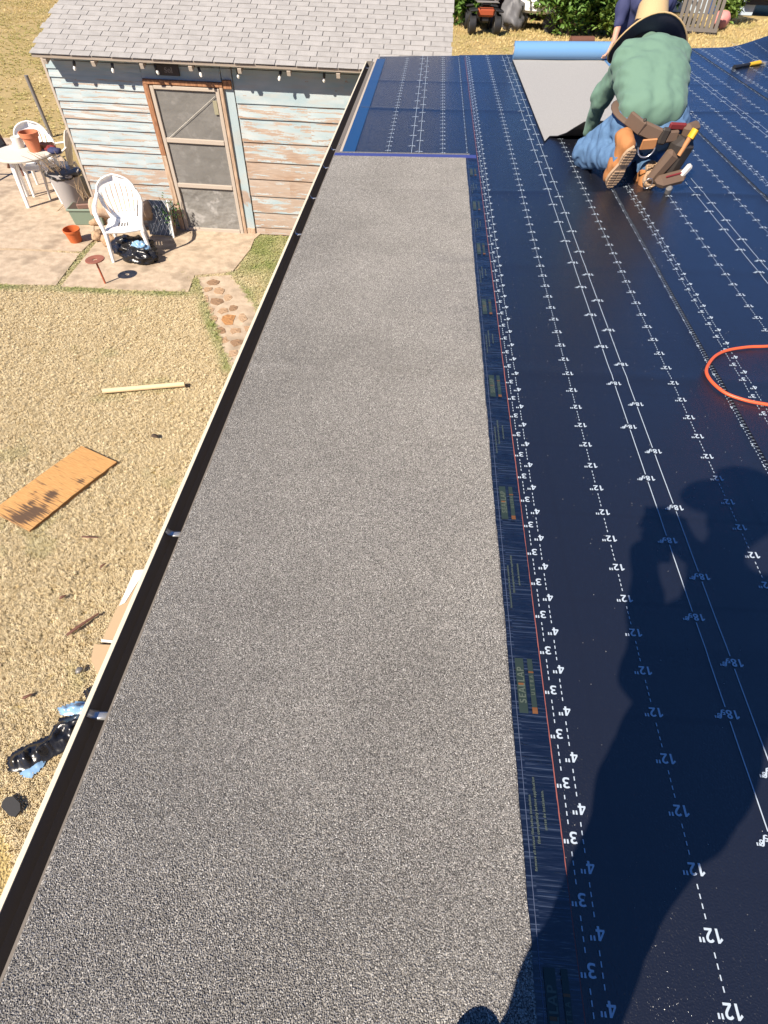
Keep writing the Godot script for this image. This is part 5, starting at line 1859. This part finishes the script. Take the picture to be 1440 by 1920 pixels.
	pouch.call("keeper", P.call(0.935, 0.325, -3.722), Vector3(0.02, 0.085, 0.024), Vector3(0.1, -0.5, -0.4), M.leather_dark, 0.98)
	pouch.call("belt_plate", P.call(1.125, 0.280, -3.715), Vector3(0.075, 0.06, 0.026), Vector3(0.0, 0.25, 0.02), M.leather, 0.98)
	pouch.call("hammer_loop_flap", P.call(1.005, 0.245, -3.70), Vector3(0.09, 0.06, 0.012), Vector3(0.35, 0.0, 0.1), M.leather_tan, 1.1)
	b = MB.new()
	var lp := []
	for k in 13:
		var a := PI + PI * k / 12.0
		lp.append(P.call(0.995 + cos(a) * 0.048, 0.232 + sin(a) * 0.05, -3.685))
	b.tube(lp, 0.0045, 8)
	obj("hammer_loop", b, M.steel, tb)
	pouch.call("tool_pouch", P.call(1.195, 0.175, -3.735), Vector3(0.12, 0.21, 0.10), Vector3(0.15, 0.5, -0.10), M.leather_dark)
	pouch.call("tool_pouch", P.call(1.125, 0.130, -3.70), Vector3(0.07, 0.19, 0.05), Vector3(0.2, 0.2, -0.42), M.leather)
	pouch.call("tool_pouch", P.call(1.235, 0.275, -3.76), Vector3(0.085, 0.13, 0.055), Vector3(0.1, 0.6, 0.1), M.leather)
	pouch.call("nail_pouch", P.call(1.185, 0.075, -3.665), Vector3(0.15, 0.07, 0.075), Vector3(0.3, 0.3, 0.18), M.leather)
	pouch.call("pouch_trim", P.call(1.19, 0.108, -3.640), Vector3(0.10, 0.012, 0.010), Vector3(0.2, 0.3, 0.16), M.red, 0.99)
	pouch.call("drill_bit_case", P.call(1.255, 0.125, -3.66), Vector3(0.04, 0.075, 0.03), Vector3(0.2, 0.4, -0.5), M.dirty_white, 0.99)
	pouch.call("shirt_tail", P.call(1.145, 0.325, -3.735), Vector3(0.10, 0.035, 0.02), Vector3(0.2, 0.2, -0.08), M.red, 0.95)
	pouch.call("pliers", P.call(1.185, 0.03, -3.625), Vector3(0.035, 0.06, 0.03), Vector3(0.5, 0.2, 0.3), M.grey_metal, 0.9)
	b = MB.new()
	b.tube([P.call(1.185, 0.20, -3.665), P.call(1.215, 0.285, -3.675)], [0.012, 0.015], 8)
	obj("chisel_shaft", b, M.leather_tan, tb)
	b = MB.new()
	b.tube([P.call(1.215, 0.285, -3.675), P.call(1.232, 0.325, -3.68)], [0.017, 0.017], 10, 1.4)
	obj("yellow_handle", b, M.yellow, tb)
	b = MB.new()
	lp = []
	for k in 21:
		var a := TAU * k / 20.0
		lp.append(P.call(1.055 + cos(a) * 0.024, 0.060 + sin(a) * 0.030, -3.64 + 0.01 * sin(a)))
	b.tube(lp, 0.0025, 6)
	obj("ring", b, M.steel, tb)

func b_boot(t: Node3D, toe: Vector3, heel: Vector3, out: Vector3):
	# toe and heel lie on the sole; out points away from the sole face
	var ax := (toe - heel).normalized()
	out = (out - ax * out.dot(ax)).normalized()
	var sd := ax.cross(out).normalized()
	var n := -out
	var L := (toe - heel).length()
	var bones := [[heel + n * 0.045 + ax * 0.035, heel + n * 0.10 + ax * 0.04, 0.040, 0.042], [heel + n * 0.05 + ax * 0.04, heel + n * 0.045 + ax * L * 0.55, 0.040, 0.043], [heel + n * 0.045 + ax * L * 0.55, toe + n * 0.040 - ax * 0.045, 0.044, 0.040], [heel + n * 0.09 + ax * 0.05, heel + n * 0.05 + ax * L * 0.6, 0.036, 0.034], [heel + n * 0.10 + ax * 0.045, heel + n * 0.115 + ax * 0.045, 0.046, 0.048]]
	var bt := obj("boot", body(bones, 0.0085, 0.02, 0.006, 20.0), M.boot, t)
	var fr := Transform3D(Basis(sd, ax, sd.cross(ax)), heel)
	var prof := PackedVector2Array()
	var half := [0.0, 0.030, 0.037, 0.036, 0.031, 0.033, 0.042, 0.046, 0.044, 0.034, 0.0]
	for i in 11: prof.append(Vector2(half[i] + (0.006 if i > 4 and i < 9 else 0.0), L * i / 10.0))
	for i in range(9, 0, -1): prof.append(Vector2(-half[i], L * i / 10.0))
	var b := MB.new()
	var zs := signf(fr.basis.z.dot(out))
	b.extrude(prof, 0.016 * zs, fr)
	obj("sole", b, M.sole, bt)
	for i in 15:
		if i in [6, 7]: continue
		var y := L * (0.07 + 0.86 * i / 14.0)
		var hw: float = lerpf(half[int(y / L * 10)], half[mini(int(y / L * 10) + 1, 10)], fmod(y / L * 10, 1.0))
		for s in [-1, 1]:
			b = MB.new()
			b.box(fr * Vector3(s * hw * 0.47, y, zs * 0.0185), Vector3(hw * 0.80, L * 0.034, 0.007), fr.basis, 0.001)
			obj("tread_lug", b, M.sole, bt)

func make_helper():
	# second worker squatting behind the roll, cut off by the upper edge of the picture
	var O := Vector3(1.9, 0, -7.6)
	var t := thing("person", "second worker in navy trousers squatting behind the blue roll", "person", RT * Transform3D(Basis(), O))
	var P = func(x, y, z): return Vector3(x, y, z) - O
	var kl: Vector3 = P.call(1.735, 0.47, -7.42)
	var kr: Vector3 = P.call(2.02, 0.45, -7.42)
	var hl: Vector3 = P.call(1.83, 0.36, -7.78)
	var hr: Vector3 = P.call(1.98, 0.36, -7.78)
	var al: Vector3 = P.call(1.76, 0.10, -7.60)
	var ar: Vector3 = P.call(1.99, 0.10, -7.60)
	var sl: Vector3 = P.call(1.74, 0.80, -7.60)
	var sr: Vector3 = P.call(2.05, 0.80, -7.60)
	var el: Vector3 = P.call(1.60, 0.42, -7.42)
	var wl: Vector3 = P.call(1.575, 0.17, -7.34)
	var er: Vector3 = P.call(2.06, 0.55, -7.48)
	var wr: Vector3 = P.call(1.96, 0.46, -7.32)
	var hd: Vector3 = P.call(1.92, 1.02, -7.52)
	var fw := Vector3(0, -0.45, 0.9).normalized()
	var up := Vector3(0, 0.9, 0.45).normalized()
	var bones := [[P.call(1.93, 0.40, -7.78), P.call(1.93, 0.78, -7.66), 0.13, 0.14], [P.call(1.93, 0.82, -7.62), hd, 0.06, 0.055], [sl, sr, 0.07, 0.07], [hl, kl, 0.08, 0.06], [hr, kr, 0.08, 0.06], [kl, al, 0.055, 0.04], [kr, ar, 0.055, 0.04], [sl, el, 0.05, 0.042], [el, wl, 0.042, 0.028], [sr, er, 0.05, 0.042], [er, wr, 0.042, 0.028]]
	obj("body", body(bones + head_bones(hd, fw, up), 0.016, 0.03), M.skin, t)
	face_parts(t, hd, fw, up)
	obj("hand", body(hand_bones(wl, Vector3(-0.25, -0.8, 0.1), Vector3(0.8, 0, 0.5), 0.6, 1.0), 0.007, 0.008), M.skin, t)
	obj("hand", body(hand_bones(wr, Vector3(-0.1, -0.9, 0.2), Vector3(0.4, 0.2, 0.9), 0.4, -1.0), 0.007, 0.008), M.skin, t)
	obj("trousers", body([[hl, hr, 0.12, 0.12], [hl, kl, 0.11, 0.085], [hr, kr, 0.11, 0.085], [kl, al, 0.085, 0.07], [kr, ar, 0.085, 0.07]], 0.014, 0.03, 0.022, 8.0), M.navy, t)
	obj("shirt", body([[P.call(1.93, 0.42, -7.78), P.call(1.93, 0.78, -7.66), 0.155, 0.165], [sl, sr, 0.085, 0.085], [sl, el, 0.075, 0.062], [el, el.lerp(wl, 0.45), 0.060, 0.052], [sr, er, 0.075, 0.062], [er, er.lerp(wr, 0.4), 0.060, 0.052]], 0.016, 0.04, 0.015, 8.0), M.navy, t)
	for s in [[al, 1.0], [ar, 1.0]]:
		obj("shoe", body([[s[0] - Vector3(0, 0.05, 0.03), s[0] + Vector3(0, -0.055, 0.15), 0.045, 0.038], [s[0], s[0] - Vector3(0, 0.05, 0.0), 0.05, 0.05]], 0.012, 0.02), M.leather_dark, t)
	obj("cap", body([[hd + up * 0.045, hd + up * 0.05 + fw * 0.02, 0.098, 0.092], [hd + up * 0.04 + fw * 0.08, hd + up * 0.03 + fw * 0.15, 0.03, 0.02]], 0.014, 0.02), M.navy, t)

func make_photographer():
	# the person who holds the phone stands just outside the picture and casts the long shadow
	var O := Vector3(-0.20, 0, 0.32)
	var t := thing("person", "person in black shoes and wide hat standing at the lap, holding a phone", "person", RT * Transform3D(Basis(), O))
	var P = func(x, y, z): return Vector3(x, y, z) - O
	var cl := RT.affine_inverse() * C
	var back := (RT.basis.inverse() * CB.z).normalized()
	var cup := (RT.basis.inverse() * CB.y).normalized()
	var crt := (RT.basis.inverse() * CB.x).normalized()
	var a1: Vector3 = P.call(-0.145, 0.09, 0.295)
	var a2: Vector3 = P.call(-0.25, 0.09, 0.47)
	var k1: Vector3 = P.call(-0.135, 0.46, 0.30)
	var k2: Vector3 = P.call(-0.235, 0.46, 0.44)
	var h1: Vector3 = P.call(-0.115, 0.84, 0.35)
	var h2: Vector3 = P.call(-0.235, 0.84, 0.43)
	var ch: Vector3 = P.call(-0.165, 1.22, 0.37)
	var s1: Vector3 = P.call(0.01, 1.30, 0.33)
	var s2: Vector3 = P.call(-0.32, 1.29, 0.43)
	var hd: Vector3 = P.call(-0.195, 1.505, 0.245)
	var ph := cl + back * 0.012 - cup * 0.055 - O
	var w1 := ph + crt * 0.075 - cup * 0.045 + back * 0.045
	var w2 := ph - crt * 0.060 - cup * 0.055 + back * 0.045
	var e1: Vector3 = P.call(0.07, 1.06, 0.30)
	var e2: Vector3 = P.call(-0.31, 1.04, 0.35)
	var fw := (-back).slerp(Vector3(0, 0, -1), 0.4).normalized()
	var up := (Vector3.UP - fw * fw.y).normalized()
	var bones := [[h1.lerp(h2, 0.5), ch, 0.12, 0.13], [ch, P.call(-0.245, 1.36, 0.31), 0.13, 0.07], [P.call(-0.245, 1.36, 0.31), hd, 0.055, 0.05], [s1, s2, 0.05, 0.05], [h1, k1, 0.085, 0.06], [h2, k2, 0.085, 0.06], [k1, a1, 0.058, 0.04], [k2, a2, 0.058, 0.04], [s1, e1, 0.045, 0.038], [s2, e2, 0.045, 0.038], [e1, w1, 0.036, 0.026], [e2, w2, 0.036, 0.026]]
	obj("body", body(bones + head_bones(hd, fw, up), 0.016, 0.03), M.skin, t)
	face_parts(t, hd, fw, up)
	obj("hand", body(hand_bones(w1, -crt * 0.75 + cup * 0.5, back, 0.7, -1.0), 0.007, 0.008), M.skin, t)
	obj("hand", body(hand_bones(w2, crt * 0.75 + cup * 0.5, back, 0.7, 1.0), 0.007, 0.008), M.skin, t)
	obj("trousers", body([[h1, h2, 0.11, 0.11], [h1, k1, 0.10, 0.075], [h2, k2, 0.10, 0.075], [k1, a1, 0.075, 0.06], [k2, a2, 0.075, 0.06]], 0.016, 0.03, 0.015, 8.0), M.navy, t)
	obj("shirt", body([[h1.lerp(h2, 0.5), ch, 0.13, 0.135], [ch, P.call(-0.225, 1.33, 0.33), 0.135, 0.085], [s1, s2, 0.07, 0.07], [s1, e1, 0.068, 0.055], [s2, e2, 0.068, 0.055], [e1, w1, 0.052, 0.036], [e2, w2, 0.052, 0.036]], 0.016, 0.035, 0.012, 8.0), mat(0.2, 0.2, 0.22, 0.85), t)
	for s in [[a1, Vector3(0.03, 0, -1)], [a2, Vector3(-0.1, 0, -1)]]:
		var d: Vector3 = s[1].normalized()
		obj("shoe", body([[s[0] - Vector3(0, 0.045, 0) - d * 0.04, s[0] + Vector3(0, -0.048, 0) + d * 0.15, 0.045, 0.040], [s[0], s[0] - Vector3(0, 0.045, 0), 0.05, 0.05]], 0.010, 0.02), M.black, t)
	make_hat(t, hd + up * 0.055, Basis(up.cross(-fw).normalized(), up, -fw), 0.165, 0.09, 0.11, M.straw, M.hat_cloth, 0.5)
	# the phone, its lens at the camera
	var pt := thing("phone", "black phone held up by the person at the lap", "phone", RT * Transform3D(Basis(crt, cup, back), ph + O))
	var b := MB.new()
	b.box(Vector3.ZERO, Vector3(0.076, 0.160, 0.009), Basis(), 0.003)
	obj("case", b, M.black, pt)
	b = MB.new()
	b.box(Vector3(0, 0, 0.0052), Vector3(0.070, 0.150, 0.001))
	obj("screen", b, mat(0.02, 0.02, 0.025, 0.1), pt)
# ---------------------------------------------------------------- yard behind
func make_background():
	M.gate_wood = mat(0.13, 0.115, 0.10, 0.9)
	M.leaf = []
	for c in [Color(0.085, 0.165, 0.028), Color(0.06, 0.125, 0.022), Color(0.125, 0.20, 0.04), Color(0.038, 0.085, 0.02)]:
		var m := mat(c.r, c.g, c.b, 0.6)
		m.backlight_enabled = true; m.backlight = lin(c.r * 0.8, c.g * 0.8, c.b * 0.5)
		M.leaf.append(m)
	# open lean-to whose inside lies in the dark, with the quad bike before it
	var lp := Vector3(1.6, 0, -31.0)
	var ls := thing("lean_to", "dark open lean-to shelter behind the quad bike", "shelter", at(lp))
	var b := MB.new()
	b.box(Vector3(0, 1.5, -2.2), Vector3(7.0, 3.0, 0.1))
	obj("back_wall", b, M.dark_wood, ls)
	for s in [-3.5, 3.5]:
		b = MB.new()
		b.box(Vector3(s, 1.5, -0.2), Vector3(0.1, 3.0, 4.0))
		obj("side_wall", b, M.dark_wood, ls)
	b = MB.new()
	b.box(Vector3(0, 2.75, 0.3), Vector3(7.4, 0.1, 5.6), Basis(Vector3.RIGHT, 0.06))
	obj("roof", b, M.grey_metal, ls)
	for s in [-3.0, 0.1, 3.1]:
		b = MB.new()
		b.tube([Vector3(s, 0, 2.6), Vector3(s, 2.7, 2.6)], 0.06, 8)
		obj("post", b, M.dark_wood, ls)
	# quad bike
	var qp := gp(906, 66)
	var q := thing("quad_bike", "dark quad bike with orange rear panel parked before the lean-to", "quad bike", at(qp, 0.1))
	for x in [-0.46, 0.46]:
		for z in [0.0, -1.25]:
			b = MB.new()
			var wx := Transform3D(Basis(Vector3(0, 1, 0), Vector3(1, 0, 0), Vector3(0, 0, -1)), Vector3(x - 0.13 * signf(x) * 0 - 0.13, 0.29, z))
			b.lathe([Vector2(0.12, 0.02), Vector2(0.25, 0.0), Vector2(0.29, 0.04), Vector2(0.29, 0.22), Vector2(0.25, 0.26), Vector2(0.12, 0.24)], 20, wx)
			var ty := obj("wheel", b, M.black, q)
			b = MB.new()
			b.lathe([Vector2(0.001, 0.03), Vector2(0.13, 0.04), Vector2(0.13, 0.22), Vector2(0.001, 0.23)], 14, wx)
			obj("rim", b, M.grey_metal, ty)
	b = MB.new()
	b.box(Vector3(0, 0.62, -0.05), Vector3(0.62, 0.24, 0.30), Basis(), 0.06)
	obj("rear_panel", b, mat(0.30, 0.06, 0.02, 0.5), q)
	b = MB.new()
	b.box(Vector3(0, 0.50, -0.65), Vector3(0.36, 0.35, 1.3), Basis(), 0.06)
	obj("chassis", b, M.black, q)
	b = MB.new()
	b.box(Vector3(0, 0.82, -0.50), Vector3(0.34, 0.13, 0.70), Basis(), 0.05)
	obj("seat", b, M.black, q)
	for z in [-0.02, -1.25]:
		for x in [-0.46, 0.46]:
			b = MB.new()
			b.box(Vector3(x, 0.68, z), Vector3(0.30, 0.06, 0.55), Basis(Vector3.BACK, -0.1 * signf(x)), 0.025)
			obj("fender", b, M.black, q)
	b = MB.new()
	for z in [-0.1, 0.05, 0.2]: b.tube([Vector3(-0.38, 0.90, z), Vector3(0.38, 0.90, z)], 0.015, 6)
	for x in [-0.38, 0.38]: b.tube([Vector3(x, 0.90, -0.2), Vector3(x, 0.90, 0.25)], 0.015, 6)
	obj("rack", b, M.grey_metal, q)
	b = MB.new()
	b.tube([Vector3(-0.40, 1.12, -0.90), Vector3(-0.2, 1.08, -1.0), Vector3(0.2, 1.08, -1.0), Vector3(0.40, 1.12, -0.90)], 0.018, 6)
	obj("handlebar", b, M.black, q)
	for x in [-0.36, 0.36]:
		b = MB.new()
		b.box(Vector3(x, 1.0, -0.18), Vector3(0.2, 0.22, 0.15), Basis(Vector3.BACK, 0.3 * x), 0.05)
		obj("saddle_bag", b, M.bin, q)
	# a tarp-covered mower next to it
	var mp := gp(958, 55)
	var mo := obj("covered_mower", blob(Vector3(0, 0.38, 0), Vector3(0.42, 0.5, 0.5), 41, 0.5, 0.1, true, 30, 18, 0.0), mat(0.12, 0.12, 0.13, 0.6))
	mo.position = mp
	tag(mo, "small heap under a dark grey cover beside the quad bike", "covered heap")
	# white cart half hidden by leaves
	var cp := gp(1002, 56)
	var ct := thing("garden_cart", "white garden cart with a tan board, half hidden by bushes", "cart", at(cp, -0.3))
	b = MB.new()
	b.box(Vector3(0, 0.75, 0), Vector3(1.7, 0.5, 1.0), Basis(), 0.08, 1.08, 1.08)
	obj("tub", b, M.white, ct)
	for s in [-0.6, 0.6]:
		b = MB.new()
		b.lathe([Vector2(0.001, -0.06), Vector2(0.25, -0.06), Vector2(0.27, 0.0), Vector2(0.25, 0.06), Vector2(0.001, 0.06)], 18, Transform3D(Basis(Vector3.RIGHT, PI / 2), Vector3(s, 0.27, 0.45)))
		obj("wheel", b, M.black, ct)
	b = MB.new()
	b.box(Vector3(0.15, 1.55, -0.25), Vector3(1.3, 1.3, 0.05), Basis(Vector3.BACK, 0.18))
	obj("leaning_board", b, mat(0.40, 0.33, 0.27, 0.8), ct)
	# bushes and trees of the yard edge
	var bs := [[872, 58, 1.1, 2.4, 0, "light green bush between shed and quad bike"], [1075, 82, 1.7, 3.0, 0, "broad sunlit green bush behind the blue roll"], [1040, 70, 1.3, 3.6, 2, "yellow green bush beside the white cart"], [1120, 78, 1.5, 3.6, 1, "dark green bush behind the second worker"], [1165, 84, 1.1, 2.0, 2, "low yellow green bush beside the second worker"], [1368, 50, 0.8, 2.6, 2, "slender light green bush beside the pallet gate"], [1230, 60, 1.6, 3.2, 3, "dark bush behind the straw hat"]]
	for e in bs:
		var p := gp(e[0], e[1])
		leafy("bush", e[5], "bush", p + Vector3(0, 0, -e[2]), e[2], e[3], 6500, 0.21, M.leaf[e[4]], "bushes along the yard edge")
	var tr := [[-1.2, -33.5, 2.6, 6.5, 1, "tall dark tree at the left end of the lean-to"], [5.2, -33.0, 2.6, 6.5, 3, "tall dark tree at the right end of the lean-to"], [8.8, -33.5, 2.6, 7.0, 1, "tall green tree behind the broad bush"], [-9.5, -40.0, 3.0, 7.0, 1, "tall tree far behind the shed"]]
	for e in tr: leafy("tree", e[5], "tree", Vector3(e[0], 0, e[1]), e[2], e[3], 6000, 0.26, M.leaf[e[4]], "trees along the yard edge")
	# log edging in the grass before the bushes
	var ea := gp(1068, 84); var eb := gp(1110, 84)
	b = MB.new()
	b.tube([(ea - eb) * 0.5 + Vector3(0, 0.1, 0), (eb - ea) * 0.5 + Vector3(0, 0.1, 0)], 0.14, 10)
	var lo := obj("timber_beam", b, M.dark_wood)
	lo.position = (ea + eb) * 0.5
	tag(lo, "dark timber lying in the grass before the broad bush", "timber")
	# pallet gate leaning over
	var g0 := gp(1268, 62)
	var g1 := gp(1338, 66)
	var gx := (g1 - g0)
	var gl := gx.length()
	var gt := thing("pallet_gate", "grey wooden slat gate leaning in the grass behind the worker", "gate", Transform3D(Basis(Vector3.UP, atan2(-gx.z, gx.x)) * Basis(Vector3.RIGHT, -0.25), g0))
	for i in 9:
		b = MB.new()
		b.box(Vector3(gl * i / 8.0, 0.72, 0), Vector3(0.13, 1.4, 0.03), Basis(), 0.004)
		obj("slat", b, M.gate_wood, gt)
	for y in [0.12, 1.36]:
		b = MB.new()
		b.box(Vector3(gl * 0.5, y, 0.035), Vector3(gl + 0.14, 0.12, 0.04), Basis(), 0.004)
		obj("rail", b, M.gate_wood, gt)
	# pale building and white trailer
	var bp := Vector3(12.6, 0, -34.5)
	var bd := thing("outbuilding", "pale blue metal outbuilding with dark door behind the slat gate", "building", at(bp))
	b = MB.new()
	b.box(Vector3(0, 1.6, -1.5), Vector3(4.4, 3.2, 3.0))
	obj("wall", b, mat(0.42, 0.50, 0.58, 0.6), bd)
	b = MB.new()
	b.box(Vector3(0.5, 1.1, 0.02), Vector3(0.75, 2.2, 0.05))
	obj("door", b, mat(0.05, 0.09, 0.22, 0.5), bd)
	b = MB.new()
	b.box(Vector3(0, 3.25, -1.5), Vector3(4.8, 0.12, 3.4), Basis(), 0.02)
	obj("roof", b, M.grey_metal, bd)
	var vp := gp(1436, 32)
	var v := thing("trailer", "white travel trailer standing on the dry grass by the outbuilding", "trailer", at(vp + Vector3(1.4, 0, -1.0)))
	b = MB.new()
	b.box(Vector3(0, 1.75, 0), Vector3(5.2, 2.3, 2.2), Basis(), 0.12)
	obj("body", b, M.white, v)
	b = MB.new()
	b.box(Vector3(0, 0.62, 1.05), Vector3(5.25, 0.10, 0.16), Basis(), 0.02)
	obj("skirt_rail", b, M.bin, v)
	b = MB.new()
	b.box(Vector3(0, 0.45, 0), Vector3(5.0, 0.16, 1.8))
	obj("chassis", b, M.black, v)
	for x in [-0.5, 0.4]:
		b = MB.new()
		b.lathe([Vector2(0.001, -0.1), Vector2(0.30, -0.1), Vector2(0.33, 0.0), Vector2(0.30, 0.1), Vector2(0.001, 0.1)], 20, Transform3D(Basis(Vector3.RIGHT, PI / 2), Vector3(x, 0.33, 0.95)))
		obj("wheel", b, M.black, v)
	var pk := gp(1346, 54)
	var pb := obj("pink_bucket", blob(Vector3(0, 0.28, 0), Vector3(0.33, 0.3, 0.33), 44, 0.12, 0.08, false, 24, 14, 0.0), mat(0.55, 0.22, 0.20, 0.6))
	pb.name = "pink_ball"
	pb.position = pk
	tag(pb, "faded pink ball lying beside the slat gate", "ball")
